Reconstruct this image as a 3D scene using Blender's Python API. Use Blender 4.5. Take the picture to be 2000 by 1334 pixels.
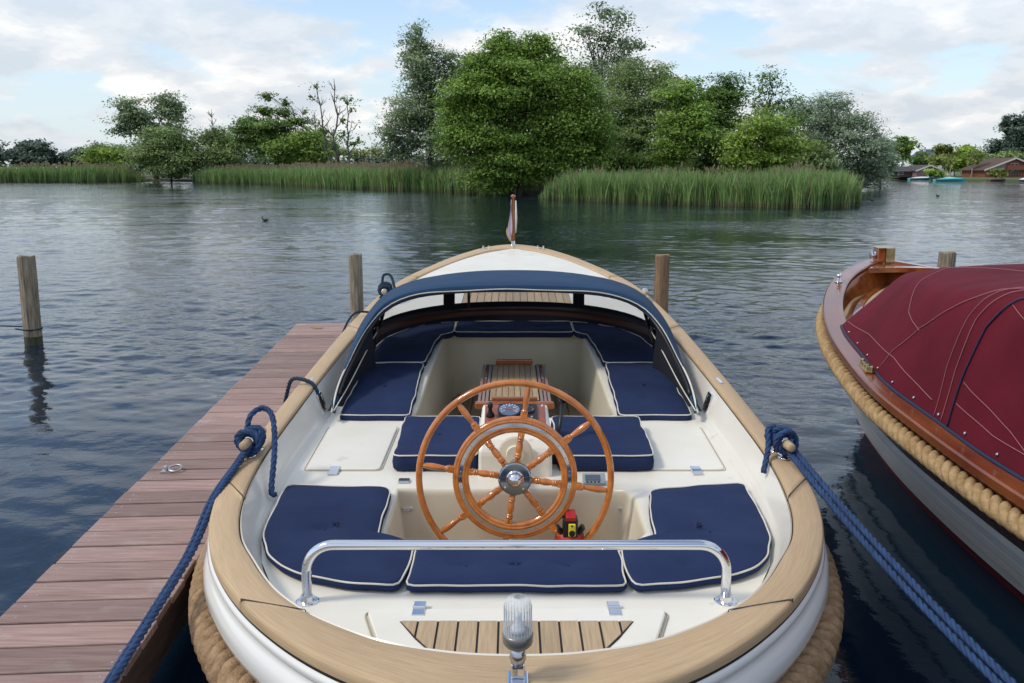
import bpy, math, random
import numpy as np
from mathutils import Vector, Matrix
from mathutils.geometry import delaunay_2d_cdt

for o in list(bpy.data.objects):
    bpy.data.objects.remove(o)
SC = bpy.context.scene
COL = SC.collection
PI = math.pi

# ------------------------------------------------------------------ camera
cam = bpy.data.cameras.new('camera')
cam.sensor_width = 36.0
cam.lens = 36.0 * 1700 / 2000
cam.clip_start = 0.05
cam.clip_end = 8000
cam_ob = bpy.data.objects.new('camera', cam)
COL.objects.link(cam_ob)
PITCH = math.atan(336 / 1700)
cam_ob.location = (0, 0, 2.0)
cam_ob.rotation_euler = (PI / 2 - PITCH, 0, 0)
SC.camera = cam_ob

# ------------------------------------------------------------------ world
SUN_DIR = Vector((-0.60, -0.20, 0.77)).normalized()
sun_el = math.asin(SUN_DIR.z)
sun_az = math.atan2(SUN_DIR.x, SUN_DIR.y)
W = bpy.data.worlds.new('World')
SC.world = W
W.use_nodes = True
nt = W.node_tree
nt.nodes.clear()
N = nt.nodes.new
L = nt.links.new
out = N('ShaderNodeOutputWorld')
bg = N('ShaderNodeBackground')
bg.inputs['Strength'].default_value = 0.15
sky = N('ShaderNodeTexSky')
sky.sky_type = 'NISHITA'
sky.sun_disc = False
sky.sun_elevation = sun_el
sky.sun_rotation = sun_az
sky.air_density = 1.0
sky.dust_density = 0.4
sky.ozone_density = 2.0
tc = N('ShaderNodeTexCoord')
sep = N('ShaderNodeSeparateXYZ')
L(tc.outputs['Generated'], sep.inputs[0])
def wmath(op, a, b=None, c=None):
    m = N('ShaderNodeMath')
    m.operation = op
    for i, v in enumerate((a, b, c)):
        if v is None:
            continue
        if isinstance(v, (int, float)):
            m.inputs[i].default_value = v
        else:
            L(v, m.inputs[i])
    return m.outputs[0]
zc = wmath('MAXIMUM', sep.outputs[2], 0.0)
zd = wmath('ADD', zc, 0.30)
comb = N('ShaderNodeCombineXYZ')
L(wmath('DIVIDE', sep.outputs[0], zd), comb.inputs[0])
L(wmath('DIVIDE', sep.outputs[1], zd), comb.inputs[1])
def wnoise(scale, detail, rough, off, dist=0.0):
    mp = N('ShaderNodeMapping')
    mp.inputs['Location'].default_value = off
    L(comb.outputs[0], mp.inputs[0])
    n = N('ShaderNodeTexNoise')
    n.inputs['Scale'].default_value = scale
    n.inputs['Detail'].default_value = detail
    n.inputs['Roughness'].default_value = rough
    n.inputs['Distortion'].default_value = dist
    L(mp.outputs[0], n.inputs['Vector'])
    return n.outputs['Fac']
def wramp(fac, stops, interp='EASE'):
    r = N('ShaderNodeValToRGB')
    r.color_ramp.interpolation = interp
    e = r.color_ramp.elements
    while len(e) < len(stops):
        e.new(0.5)
    for el, (p, c) in zip(e, stops):
        el.position = p
        el.color = (c[0], c[1], c[2], 1) if not isinstance(c, (int, float)) else (c, c, c, 1)
    L(fac, r.inputs[0])
    return r.outputs[0]
cover = wramp(wnoise(2.3, 9, 0.55, (3.1, 0.4, 0), 0.1), [(0.40, 0.0), (0.50, 1.0)])
shade = wramp(wnoise(4.4, 8, 0.58, (7.3, 2.2, 1.5), 0.1),
              [(0.38, (3.45, 3.75, 4.1)), (0.50, (4.05, 4.2, 4.4)), (0.58, (4.75, 4.75, 4.75)), (0.66, (5.5, 5.4, 5.25))])
# thin veil near the horizon
veil = wramp(zc, [(0.0, 0.92), (0.08, 0.6), (0.2, 0.15), (0.5, 0.0)], 'LINEAR')
def wmix(fac, a, b):
    m = N('ShaderNodeMix')
    m.data_type = 'RGBA'
    if isinstance(fac, (int, float)):
        m.inputs[0].default_value = fac
    else:
        L(fac, m.inputs[0])
    for k, v in ((6, a), (7, b)):
        if isinstance(v, tuple):
            m.inputs[k].default_value = (*v, 1)
        else:
            L(v, m.inputs[k])
    return m.outputs[2]
base = wmix(veil, sky.outputs[0], (3.45, 3.95, 4.4))
cov2 = wmath('MULTIPLY', cover, wramp(zc, [(0.0, 0.35), (0.05, 0.95), (0.13, 0.88), (0.24, 0.54), (0.45, 0.5), (1.0, 0.6)], 'LINEAR'))
lift = N('ShaderNodeVectorMath'); lift.operation = 'SCALE'      # added brightness for clouds higher up, to brighten reflections in the water
L(shade, lift.inputs[0]); L(wmath('ADD', 1.0, wmath('MULTIPLY', wramp(zc, [(0.05, 0.0), (0.45, 1.0), (1.0, 1.0)], 'LINEAR'), 0.35)), lift.inputs['Scale'])
skyc = wmix(cov2, base, lift.outputs[0])
L(skyc, bg.inputs['Color'])
L(bg.outputs[0], out.inputs[0])

sun = bpy.data.lights.new('sun', 'SUN')
sun.energy = 1.5
sun.angle = math.radians(10)
sun.color = (1.0, 0.91, 0.78)
sun_ob = bpy.data.objects.new('sun', sun)
COL.objects.link(sun_ob)
sun_ob.rotation_euler = SUN_DIR.to_track_quat('Z', 'Y').to_euler()
sun_ob.location = (-20, -10, 40)

vs = SC.view_settings
vs.view_transform = 'Standard'
vs.look = 'None'
vs.gamma = 1.0
vs.exposure = 0.36
vs.use_curve_mapping = False

# ------------------------------------------------------------------ helpers
def link(o):
    COL.objects.link(o)
    return o

ORG = {}
def org_of(o):
    while o is not None:
        if o.name in ORG:
            return ORG[o.name]
        o = o.parent
    return Vector((0, 0, 0))

def tag(o, label=None, cat=None, group=None, kind=None):
    if label: o['label'] = label
    if cat: o['category'] = cat
    if group: o['group'] = group
    if kind: o['kind'] = kind
    return o

def thing(name, label, cat, loc, group=None):
    o = link(bpy.data.objects.new(name, None))
    o.location = loc
    o.empty_display_size = 0.2
    ORG[o.name] = Vector(loc)
    return tag(o, label, cat, group)

def mk(name, V, F, m, parent=None, smooth=False, uv=None, tone=None, bevel=None, org=None, auto=None):
    """one mesh object from world coordinates; children are stored relative to their thing's origin"""
    V = np.asarray(V, dtype=float).reshape(-1, 3)
    if parent is not None:
        og = np.array(org_of(parent))
    elif org is not None:
        og = np.array(org, dtype=float)
    else:
        og = np.array([V[:, 0].mean(), V[:, 1].mean(), V[:, 2].min()])
    V = V - og
    me = bpy.data.meshes.new(name)
    if isinstance(F, np.ndarray):
        n, k = F.shape
        me.vertices.add(len(V)); me.vertices.foreach_set('co', V.astype(np.float32).ravel())
        me.loops.add(n * k); me.loops.foreach_set('vertex_index', F.astype(np.int32).ravel())
        me.polygons.add(n)
        me.polygons.foreach_set('loop_start', np.arange(0, n * k, k, dtype=np.int32))
        me.update(calc_edges=True)
    else:
        me.from_pydata([tuple(v) for v in V], [], [tuple(int(i) for i in f) for f in F])
        me.update()
    if smooth:
        me.polygons.foreach_set('use_smooth', np.ones(len(me.polygons), dtype=bool))
    if uv is not None:
        ul = me.uv_layers.new(name='UVMap')
        vi = np.empty(len(me.loops), dtype=np.int32)
        me.loops.foreach_get('vertex_index', vi)
        ul.data.foreach_set('uv', np.asarray(uv, dtype=np.float32)[vi].ravel())
    if tone is not None:
        at = me.attributes.new('tone', 'FLOAT', 'POINT')
        at.data.foreach_set('value', np.asarray(tone, dtype=np.float32))
    if m is not None:
        me.materials.append(m)
    o = link(bpy.data.objects.new(name, me))
    if parent is not None:
        o.parent = parent
    else:
        o.location = og
        ORG[o.name] = Vector(og)
    if bevel:
        b = o.modifiers.new('bevel', 'BEVEL')
        b.width = bevel
        b.segments = 2
        b.limit_method = 'ANGLE'
        b.angle_limit = math.radians(35)
    return o

class MB:
    def __init__(s):
        s.V = []; s.F = []; s.U = []
    def add(s, V, F, U=None):
        b = len(s.V)
        s.V += [tuple(v) for v in V]
        s.F += [tuple(b + i for i in f) for f in F]
        s.U += [tuple(u) for u in U] if U is not None else [(0, 0)] * len(V)
        return s
    def box(s, x0, x1, y0, y1, z0, z1):
        V = [(x, y, z) for z in (z0, z1) for y in (y0, y1) for x in (x0, x1)]
        return s.add(V, [(0, 2, 3, 1), (4, 5, 7, 6), (0, 1, 5, 4), (2, 6, 7, 3), (0, 4, 6, 2), (1, 3, 7, 5)])
    def obox(s, c, ax, ay, az, hx, hy, hz):
        c = Vector(c); ax = Vector(ax).normalized(); ay = Vector(ay).normalized(); az = Vector(az).normalized()
        V = [c + ax * i * hx + ay * j * hy + az * k * hz for k in (-1, 1) for j in (-1, 1) for i in (-1, 1)]
        return s.add(V, [(0, 2, 3, 1), (4, 5, 7, 6), (0, 1, 5, 4), (2, 6, 7, 3), (0, 4, 6, 2), (1, 3, 7, 5)])
    def tube(s, P, r, n=8, closed=False, caps=True):
        V, F = tube(P, r, n, closed, caps)
        return s.add(V, F)
    def lathe(s, o, ax, prof, n=16):
        """prof: (distance along the axis, radius)"""
        ax = Vector(ax).normalized()
        u = ax.orthogonal().normalized(); w = ax.cross(u)
        o = Vector(o); V = []; F = []
        for h, r in prof:
            for k in range(n):
                a = 2 * PI * k / n
                V.append(o + ax * h + (u * math.cos(a) + w * math.sin(a)) * r)
        m = len(prof)
        for i in range(m - 1):
            for k in range(n):
                a, b = i * n + k, i * n + (k + 1) % n
                F.append((a, b, b + n, a + n))
        F.append(tuple(range(n))[::-1]); F.append(tuple((m - 1) * n + k for k in range(n)))
        return s.add(V, F)
    def grid(s, G, closed=False):
        """G[i][j] points; uv in metres"""
        G = np.asarray(G, float)
        a, b = G.shape[:2]
        U = np.zeros((a, b, 2))
        U[1:, :, 0] = np.cumsum(np.linalg.norm(np.diff(G, axis=0), axis=2).mean(axis=1))[:, None]
        U[:, 1:, 1] = np.cumsum(np.linalg.norm(np.diff(G, axis=1), axis=2), axis=1)
        F = []
        for i in range(a - 1):
            for j in range(b - 1):
                F.append((i * b + j, (i + 1) * b + j, (i + 1) * b + j + 1, i * b + j + 1))
            if closed:
                F.append((i * b + b - 1, (i + 1) * b + b - 1, (i + 1) * b, i * b))
        return s.add(G.reshape(-1, 3), F, U.reshape(-1, 2))
    def mk(s, name, m, parent=None, uv=False, **kw):
        return mk(name, s.V, s.F, m, parent, uv=s.U if uv else None, **kw)

def tube(P, r, n=8, closed=False, caps=True):
    P = [Vector(p) for p in P]
    m = len(P)
    R = r if isinstance(r, (list, tuple, np.ndarray)) else [r] * m
    T = []
    for i in range(m):
        a = P[(i - 1) % m] if (closed or i > 0) else P[i]
        b = P[(i + 1) % m] if (closed or i < m - 1) else P[i]
        t = b - a
        T.append(t.normalized() if t.length > 1e-9 else Vector((0, 0, 1)))
    u = T[0].orthogonal().normalized()
    V = []; F = []
    for i in range(m):
        u = (u - T[i] * u.dot(T[i]))
        u = u.normalized() if u.length > 1e-6 else T[i].orthogonal().normalized()
        w = T[i].cross(u)
        for k in range(n):
            a = 2 * PI * k / n
            V.append(P[i] + (u * math.cos(a) + w * math.sin(a)) * R[i])
    for i in range(m if closed else m - 1):
        for k in range(n):
            a, b = i * n + k, i * n + (k + 1) % n
            c = ((i + 1) % m) * n
            F.append((a, b, c + (k + 1) % n, c + k))
    if caps and not closed:
        F.append(tuple(range(n))[::-1]); F.append(tuple((m - 1) * n + k for k in range(n)))
    return V, F

def catmull(P, n, closed=False):
    """n samples per segment"""
    P = [np.array(p, float) for p in P]
    m = len(P); out = []
    for i in range(m if closed else m - 1):
        if closed:
            p0, p1, p2, p3 = P[(i - 1) % m], P[i], P[(i + 1) % m], P[(i + 2) % m]
        else:
            p1, p2 = P[i], P[i + 1]
            p0 = P[i - 1] if i > 0 else 2 * p1 - p2
            p3 = P[i + 2] if i + 2 < m else 2 * p2 - p1
        for k in range(n):
            t = k / n
            out.append(0.5 * (2 * p1 + (p2 - p0) * t + (2 * p0 - 5 * p1 + 4 * p2 - p3) * t * t + (3 * p1 - p0 - 3 * p2 + p3) * t ** 3))
    if not closed:
        out.append(P[-1])
    return out

def resample(P, step, closed=False):
    P = np.array([tuple(p) for p in P], float)
    if closed:
        P = np.vstack([P, P[:1]])
    d = np.r_[0, np.cumsum(np.linalg.norm(np.diff(P, axis=0), axis=1))]
    n = max(2, int(round(d[-1] / step)) + 1)
    s = np.linspace(0, d[-1], n)
    Q = np.stack([np.interp(s, d, P[:, k]) for k in range(P.shape[1])], axis=1)
    return Q[:-1] if closed else Q

def rope_mesh(P, R, pitch, n=8, strands=3, seg=10, closed=False, fill=0.56):
    """laid rope: strands wound round the path"""
    Q = resample(P, pitch / seg, closed)
    m = len(Q)
    if closed:
        turns = round(m / seg)
    V = []; F = []
    T = np.zeros_like(Q)
    for i in range(m):
        a = Q[(i - 1) % m] if (closed or i > 0) else Q[i]
        b = Q[(i + 1) % m] if (closed or i < m - 1) else Q[i]
        T[i] = (b - a) / max(1e-9, np.linalg.norm(b - a))
    u = np.array(Vector(T[0]).orthogonal().normalized()); US = []
    for i in range(m):
        u = u - T[i] * u.dot(T[i]); u /= max(1e-9, np.linalg.norm(u)); US.append(u)
    for s in range(strands):
        C = []
        for i in range(m):
            ph = 2 * PI * s / strands + (2 * PI * i / seg if not closed else 2 * PI * turns * i / m)
            w = np.cross(T[i], US[i])
            C.append(Q[i] + (US[i] * math.cos(ph) + w * math.sin(ph)) * R * (1 - fill))
        v, f = tube(C, R * fill, n, closed)
        b = len(V)
        V += v; F += [tuple(b + k for k in q) for q in f]
    return V, F

def interp(x, xs, ys):
    return float(np.interp(x, xs, ys))

# ------------------------------------------------------------------ materials
def mat(name, col, rough=0.6, metal=0.0, col2=None, nscale=4.0, ndetail=5, stretch=(1, 1, 1), coord='Object',
        lo=0.35, hi=0.65, bump=0.0, bscale=None, bstretch=None, coat=0.0, ior=None, rvar=0.0, sheen=0.0,
        objvar=0.0, trans=0.0, spots=None, alpha=None, coatrough=0.05, spec=None):
    m = bpy.data.materials.new(name)
    m.use_nodes = True
    t = m.node_tree
    p = t.nodes['Principled BSDF']
    p.inputs['Roughness'].default_value = rough
    p.inputs['Metallic'].default_value = metal
    p.inputs['Coat Weight'].default_value = coat
    p.inputs['Coat Roughness'].default_value = coatrough
    if ior: p.inputs['IOR'].default_value = ior
    if spec is not None: p.inputs['Specular IOR Level'].default_value = spec
    if sheen: p.inputs['Sheen Weight'].default_value = sheen
    if trans: p.inputs['Transmission Weight'].default_value = trans
    if alpha is not None: p.inputs['Alpha'].default_value = alpha
    p.inputs['Base Color'].default_value = (*col, 1)
    n = t.nodes.new; l = t.links.new
    tcn = n('ShaderNodeTexCoord')
    def noise(sc, det, st, rough_=0.55, off=(0, 0, 0)):
        mp = n('ShaderNodeMapping')
        mp.inputs['Scale'].default_value = st
        mp.inputs['Location'].default_value = off
        l(tcn.outputs[coord], mp.inputs[0])
        if objvar:
            oi = n('ShaderNodeObjectInfo')
            ml = n('ShaderNodeMath'); ml.operation = 'MULTIPLY'; ml.inputs[1].default_value = 37.0
            l(oi.outputs['Random'], ml.inputs[0])
            va = n('ShaderNodeVectorMath'); va.operation = 'ADD'
            l(mp.outputs[0], va.inputs[0]); l(ml.outputs[0], va.inputs[1])
            src = va.outputs[0]
        else:
            src = mp.outputs[0]
        x = n('ShaderNodeTexNoise')
        x.inputs['Scale'].default_value = sc
        x.inputs['Detail'].default_value = det
        x.inputs['Roughness'].default_value = rough_
        l(src, x.inputs['Vector'])
        return x.outputs['Fac']
    cur = None
    if col2 is not None:
        f = noise(nscale, ndetail, stretch)
        r = n('ShaderNodeValToRGB')
        r.color_ramp.elements[0].position = lo; r.color_ramp.elements[0].color = (*col, 1)
        r.color_ramp.elements[1].position = hi; r.color_ramp.elements[1].color = (*col2, 1)
        l(f, r.inputs[0])
        cur = r.outputs[0]
    if spots is not None:                                # (colour, scale, threshold, softness, amount)
        sc_, ss, th, so, am = spots
        f = noise(ss, 6, (1, 1, 1), 0.65, (4.2, 1.7, 3.3))
        r = n('ShaderNodeValToRGB')
        r.color_ramp.elements[0].position = th; r.color_ramp.elements[0].color = (0, 0, 0, 1)
        r.color_ramp.elements[1].position = min(1, th + so); r.color_ramp.elements[1].color = (am, am, am, 1)
        l(f, r.inputs[0])
        x = n('ShaderNodeMix'); x.data_type = 'RGBA'
        l(r.outputs[0], x.inputs[0])
        if cur is None: x.inputs[6].default_value = (*col, 1)
        else: l(cur, x.inputs[6])
        x.inputs[7].default_value = (*sc_, 1)
        cur = x.outputs[2]
    if objvar:
        hs = n('ShaderNodeHueSaturation')
        oi = n('ShaderNodeObjectInfo')
        mr = n('ShaderNodeMapRange')
        mr.inputs['To Min'].default_value = 1 - objvar; mr.inputs['To Max'].default_value = 1 + objvar
        l(oi.outputs['Random'], mr.inputs[0]); l(mr.outputs[0], hs.inputs['Value'])
        if cur is None: hs.inputs['Color'].default_value = (*col, 1)
        else: l(cur, hs.inputs['Color'])
        cur = hs.outputs[0]
    if cur is not None:
        l(cur, p.inputs['Base Color'])
    if rvar:
        f = noise(nscale * 1.7, 4, (1, 1, 1), 0.6, (9, 3, 1))
        mr = n('ShaderNodeMapRange')
        mr.inputs['To Min'].default_value = max(0.02, rough - rvar); mr.inputs['To Max'].default_value = rough + rvar
        l(f, mr.inputs[0]); l(mr.outputs[0], p.inputs['Roughness'])
    if bump:
        f = noise(bscale or nscale * 3, 5, bstretch or stretch, 0.6, (2, 7, 5))
        b = n('ShaderNodeBump')
        b.inputs['Strength'].default_value = 1.0
        b.inputs['Distance'].default_value = bump
        l(f, b.inputs['Height']); l(b.outputs[0], p.inputs['Normal'])
    return m

M = {}
M['gelcoat'] = mat('white_gelcoat', (.84, .81, .72), .22, col2=(.78, .745, .645), nscale=1.8, lo=.3, hi=.75, rvar=.08, coat=.25,
                   spots=((.56, .50, .38), 9, .64, .10, .35), bump=.0012, bscale=1.5)
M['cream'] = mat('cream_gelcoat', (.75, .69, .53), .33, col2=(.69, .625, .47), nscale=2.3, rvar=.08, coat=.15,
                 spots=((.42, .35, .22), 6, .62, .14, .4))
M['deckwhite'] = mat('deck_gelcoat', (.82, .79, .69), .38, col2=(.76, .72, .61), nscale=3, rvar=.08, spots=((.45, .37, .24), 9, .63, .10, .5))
M['hull'] = mat('white_hull_gelcoat', (.80, .785, .72), .16, coat=.4, col2=(.76, .755, .72), nscale=1.5, rvar=.05, spots=((.45, .38, .26), 5, .62, .15, .35))
M['teak'] = mat('weathered_teak', (.56, .405, .235), .62, col2=(.43, .295, .165), nscale=9, ndetail=8, stretch=(1.0, 22, 1), coord='UV', lo=.30, hi=.72,
                bump=.0012, bscale=14, bstretch=(1.0, 30, 1), objvar=.07, spots=((.34, .27, .19), 3.0, .58, .25, .5))
M['teakdeck'] = mat('teak_decking', (.50, .37, .225), .66, col2=(.36, .255, .15), nscale=11, ndetail=8, stretch=(14, .8, 6), lo=.3, hi=.7, bump=.001, bscale=16,
                    bstretch=(16, .8, 6), objvar=.13)
M['caulk'] = mat('black_caulk', (.012, .012, .012), .6)
M['varnish'] = mat('varnished_mahogany', (.40, .125, .022), .22, col2=(.26, .065, .012), nscale=7, ndetail=7, stretch=(1, 8, 8), lo=.3, hi=.7, coat=.9,
                   bump=.0004, bscale=20, objvar=.06)
M['wheelwood'] = mat('varnished_wheel_wood', (.66, .215, .030), .16, col2=(.38, .098, .012), nscale=22, ndetail=6, stretch=(1, 1, 1), lo=.3, hi=.72, coat=.8,
                     objvar=.10, rvar=.05)
M['darkvarnish'] = mat('dark_varnished_rail', (.13, .03, .012), .18, col2=(.25, .075, .02), nscale=3.5, ndetail=6, stretch=(2.5, .8, 1), lo=.3, hi=.72, coat=.25, coatrough=.2)
M['dimvarnish'] = mat('matt_dark_mahogany', (.075, .020, .010), .5)
M['bowvarnish'] = mat('polished_mahogany', (.17, .04, .012), .14, col2=(.42, .14, .035), nscale=4.5, ndetail=6, stretch=(1.4, 1.0, 1), lo=.34, hi=.68, coat=1.0)
M['chrome'] = mat('polished_steel', (.72, .73, .75), .09, 1.0, rvar=.05, nscale=12)
M['steel'] = mat('brushed_steel', (.52, .53, .55), .25, 1.0, rvar=.1, nscale=20, bump=.0003)
M['brass'] = mat('worn_brass', (.62, .50, .27), .24, 1.0, col2=(.42, .31, .14), nscale=15, rvar=.1)
M['galv'] = mat('galvanised_steel', (.55, .56, .57), .4, .9, col2=(.4, .41, .42), nscale=25)
M['navy'] = mat('navy_cushion_canvas', (.014, .025, .072), .9, spec=.2, col2=(.018, .032, .086), nscale=5, bump=.0055, bscale=5, bstretch=(1, 2.2, 1),
                objvar=.08, spots=((.06, .085, .16), 22, .70, .06, .35))
M['piping'] = mat('off_white_piping', (.72, .69, .60), .7, col2=(.58, .55, .46), nscale=9)
M['hood'] = mat('blue_sprayhood_canvas', (.018, .050, .105), .85, spec=.25, col2=(.024, .062, .125), nscale=4, bump=.003, bscale=5, bstretch=(1, 1, 1))
M['hoodin'] = mat('dark_hood_lining', (.008, .010, .018), .9)
M['rope'] = mat('tan_fender_rope', (.46, .315, .185), .95, col2=(.29, .185, .10), nscale=30, ndetail=8, spec=.1, bump=.007, bscale=120, spots=((.17, .10, .05), 6, .52, .2, .6))
M['rope2'] = mat('pale_fender_rope', (.50, .345, .18), .95, col2=(.33, .215, .10), nscale=30, ndetail=8, spec=.1, bump=.006, bscale=120, spots=((.22, .13, .06), 5, .52, .2, .5))
M['bluerope'] = mat('blue_mooring_rope', (.018, .060, .160), .8, col2=(.012, .035, .10), nscale=28, bump=.0025, bscale=110)
M['darkrope'] = mat('dark_teal_rope', (.010, .035, .07), .8, col2=(.006, .02, .045), nscale=28, bump=.002, bscale=110)
M['plank'] = mat('grey_purple_hardwood', (.385, .258, .218), .66, col2=(.215, .128, .105), nscale=6, ndetail=9, stretch=(.7, 15, 4), lo=.28, hi=.72,
                 bump=.0022, bscale=11, bstretch=(.5, 26, 3), objvar=.26, spots=((.42, .36, .31), 5, .56, .18, .55))
M['beam'] = mat('dark_jetty_beam', (.10, .055, .038), .7, col2=(.055, .03, .022), nscale=5, stretch=(6, 1, 6), bump=.003)
M['post'] = mat('weathered_post', (.40, .33, .23), .85, col2=(.13, .10, .065), nscale=9, ndetail=9, stretch=(4.5, 4.5, .5), lo=.3, hi=.68, bump=.012, bscale=9,
                bstretch=(6, 6, .5), spots=((.14, .16, .06), 5, .58, .15, .55), objvar=.12)
M['postbrown'] = mat('brown_post', (.34, .215, .115), .82, col2=(.15, .09, .05), nscale=8, ndetail=9, stretch=(4.5, 4.5, .45), lo=.3, hi=.68, bump=.010, bscale=9,
                     bstretch=(6, 6, .5))
M['postwet'] = mat('wet_post_foot', (.03, .028, .018), .3, col2=(.055, .06, .02), nscale=9)
M['red'] = mat('burgundy_canvas', (.125, .008, .018), .85, spec=.2, col2=(.098, .006, .014), nscale=3.0, bump=.010, bscale=3.2, bstretch=(1.3, 1, .6))
M['stitch'] = mat('pale_stitching', (.34, .13, .14), .8)
M['bluepipe'] = mat('navy_piping', (.012, .02, .06), .6)
M['white2'] = mat('white_painted_planking', (.86, .86, .82), .3, col2=(.80, .80, .76), nscale=2, coat=.2, spots=((.36, .34, .27), 4, .62, .2, .4))
M['blue2'] = mat('navy_boot_top', (.010, .017, .055), .3)
M['red2'] = mat('red_antifouling', (.23, .016, .018), .45)
M['black'] = mat('black_plastic', (.012, .012, .013), .4)
M['dashwood'] = mat('red_brown_dash_panel', (.30, .085, .05), .4, col2=(.22, .06, .035), nscale=9, coat=.3)
M['gauge'] = mat('gauge_face', (.05, .09, .17), .25, coat=.6)
M['gaugering'] = mat('gauge_bezel', (.03, .03, .035), .2, .3)
M['marks'] = mat('gauge_markings', (.75, .78, .80), .5)
M['needle'] = mat('red_needle', (.7, .05, .03), .5)
M['grey'] = mat('grey_plastic', (.30, .34, .36), .45)
M['lcd'] = mat('lcd_glass', (.10, .13, .15), .15)
M['redplastic'] = mat('red_plastic', (.40, .016, .018), .4)
M['yellow'] = mat('yellow_plastic', (.75, .65, .05), .45)
M['vinyl'] = mat('clear_vinyl_window', (.93, .92, .88), .06, ior=1.05, alpha=.35, col2=(.85, .84, .78), nscale=3)
M['lens'] = mat('ribbed_clear_lens', (.85, .88, .90), .12, alpha=.30)
M['flag'] = mat('white_lilac_flag', (.72, .66, .74), .8, col2=(.62, .50, .62), nscale=6)
M['gold'] = mat('gold_fringe', (.55, .38, .12), .7)
M['bark'] = mat('grey_brown_bark', (.12, .095, .07), .9, col2=(.07, .055, .04), nscale=3, stretch=(4, 4, .6), bump=.02)
M['birch'] = mat('pale_bark', (.36, .31, .24), .85, col2=(.22, .19, .14), nscale=2, stretch=(1, 1, .4))
M['deadwood'] = mat('bare_grey_branches', (.17, .15, .13), .9, col2=(.10, .085, .07), nscale=3)
M['soil'] = mat('island_ground', (.055, .065, .025), .95, col2=(.035, .032, .018), nscale=.7, bump=.15, bscale=2)
M['lawn'] = mat('far_meadow', (.10, .13, .04), .95, col2=(.06, .085, .03), nscale=.05, ndetail=8)
M['duck'] = mat('dark_plumage', (.02, .02, .022), .6, col2=(.06, .05, .045), nscale=20)
M['beak'] = mat('pale_beak', (.6, .55, .45), .5)
M['redwood'] = mat('red_brown_cladding', (.25, .085, .045), .75, col2=(.18, .06, .035), nscale=2, stretch=(.2, .2, 6))
M['panelgrey'] = mat('grey_gable_panel', (.25, .24, .21), .8)
M['roofdark'] = mat('dark_shingle_roof', (.055, .05, .05), .85, col2=(.085, .075, .07), nscale=2)
M['roofbrown'] = mat('brown_tile_roof', (.12, .075, .055), .85, col2=(.08, .05, .04), nscale=3)
M['roofblue'] = mat('blue_grey_roof', (.06, .085, .16), .6)
M['wallpink'] = mat('pinkish_wall', (.26, .16, .15), .8)
M['windowglass'] = mat('dark_window', (.02, .025, .03), .15)
M['trimwhite'] = mat('pale_trim', (.62, .60, .56), .6)
M['turq'] = mat('turquoise_paint', (.06, .40, .42), .35)
M['boatwhite'] = mat('white_boat_paint', (.75, .74, .68), .35)
M['boatblue'] = mat('pale_blue_paint', (.30, .50, .66), .4)
M['boatgreen'] = mat('mint_paint', (.25, .58, .45), .4)
M['boatdark'] = mat('dark_boat_paint', (.02, .03, .04), .4)
M['boatyellow'] = mat('yellow_green_paint', (.45, .50, .08), .4)

def leafmat(name, dark, light, rough=.55, transl=.25):
    m = bpy.data.materials.new(name); m.use_nodes = True
    t = m.node_tree; n = t.nodes.new; l = t.links.new
    p = t.nodes['Principled BSDF']
    o = t.nodes['Material Output']
    a = n('ShaderNodeAttribute'); a.attribute_name = 'tone'
    r = n('ShaderNodeValToRGB')
    r.color_ramp.elements[0].color = (*dark, 1); r.color_ramp.elements[0].position = .1
    r.color_ramp.elements[1].color = (*light, 1); r.color_ramp.elements[1].position = .9
    l(a.outputs['Fac'], r.inputs[0]); l(r.outputs[0], p.inputs['Base Color'])
    p.inputs['Roughness'].default_value = rough
    p.inputs['Specular IOR Level'].default_value = .3
    tr = n('ShaderNodeBsdfTranslucent')
    l(r.outputs[0], tr.inputs[0])
    mx = n('ShaderNodeMixShader'); mx.inputs[0].default_value = transl
    l(p.outputs[0], mx.inputs[1]); l(tr.outputs[0], mx.inputs[2]); l(mx.outputs[0], o.inputs[0])
    return m
M['leaf_green'] = leafmat('alder_leaves', (.085, .160, .030), (.345, .520, .095), transl=0.34)
M['leaf_bright'] = leafmat('bright_leaves', (.12, .20, .03), (.42, .58, .11), transl=0.34)
M['leaf_grey'] = leafmat('grey_willow_leaves', (.10, .155, .075), (.38, .48, .26), transl=0.34)
M['leaf_silver'] = leafmat('silver_willow_leaves', (.125, .185, .105), (.43, .54, .345), transl=0.34)
M['leaf_olive'] = leafmat('olive_leaves', (.10, .165, .050), (.37, .49, .18), transl=0.34)
M['leaf_dark'] = leafmat('dark_leaves', (.060, .120, .028), (.24, .38, .085), transl=0.34)
M['leaf_far_hazed'] = leafmat('hazed_distant_leaves', (.085, .13, .105), (.16, .22, .15))  # haze of the distance is put into this paler leaf colour
M['leaf_yellow'] = leafmat('yellow_green_leaves', (0.139, 0.186, 0.039), (0.293, 0.329, 0.085))
M['reed'] = leafmat('reed_blades', (0.109, 0.217, 0.065), (0.342, 0.488, 0.159), transl=.3)
M['reedbase'] = leafmat('dry_reed_stems', (0.109, 0.155, 0.054), (0.293, 0.305, 0.122))
M['plume'] = leafmat('reed_plumes', (0.200, 0.150, 0.090), (0.380, 0.310, 0.190))

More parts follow.
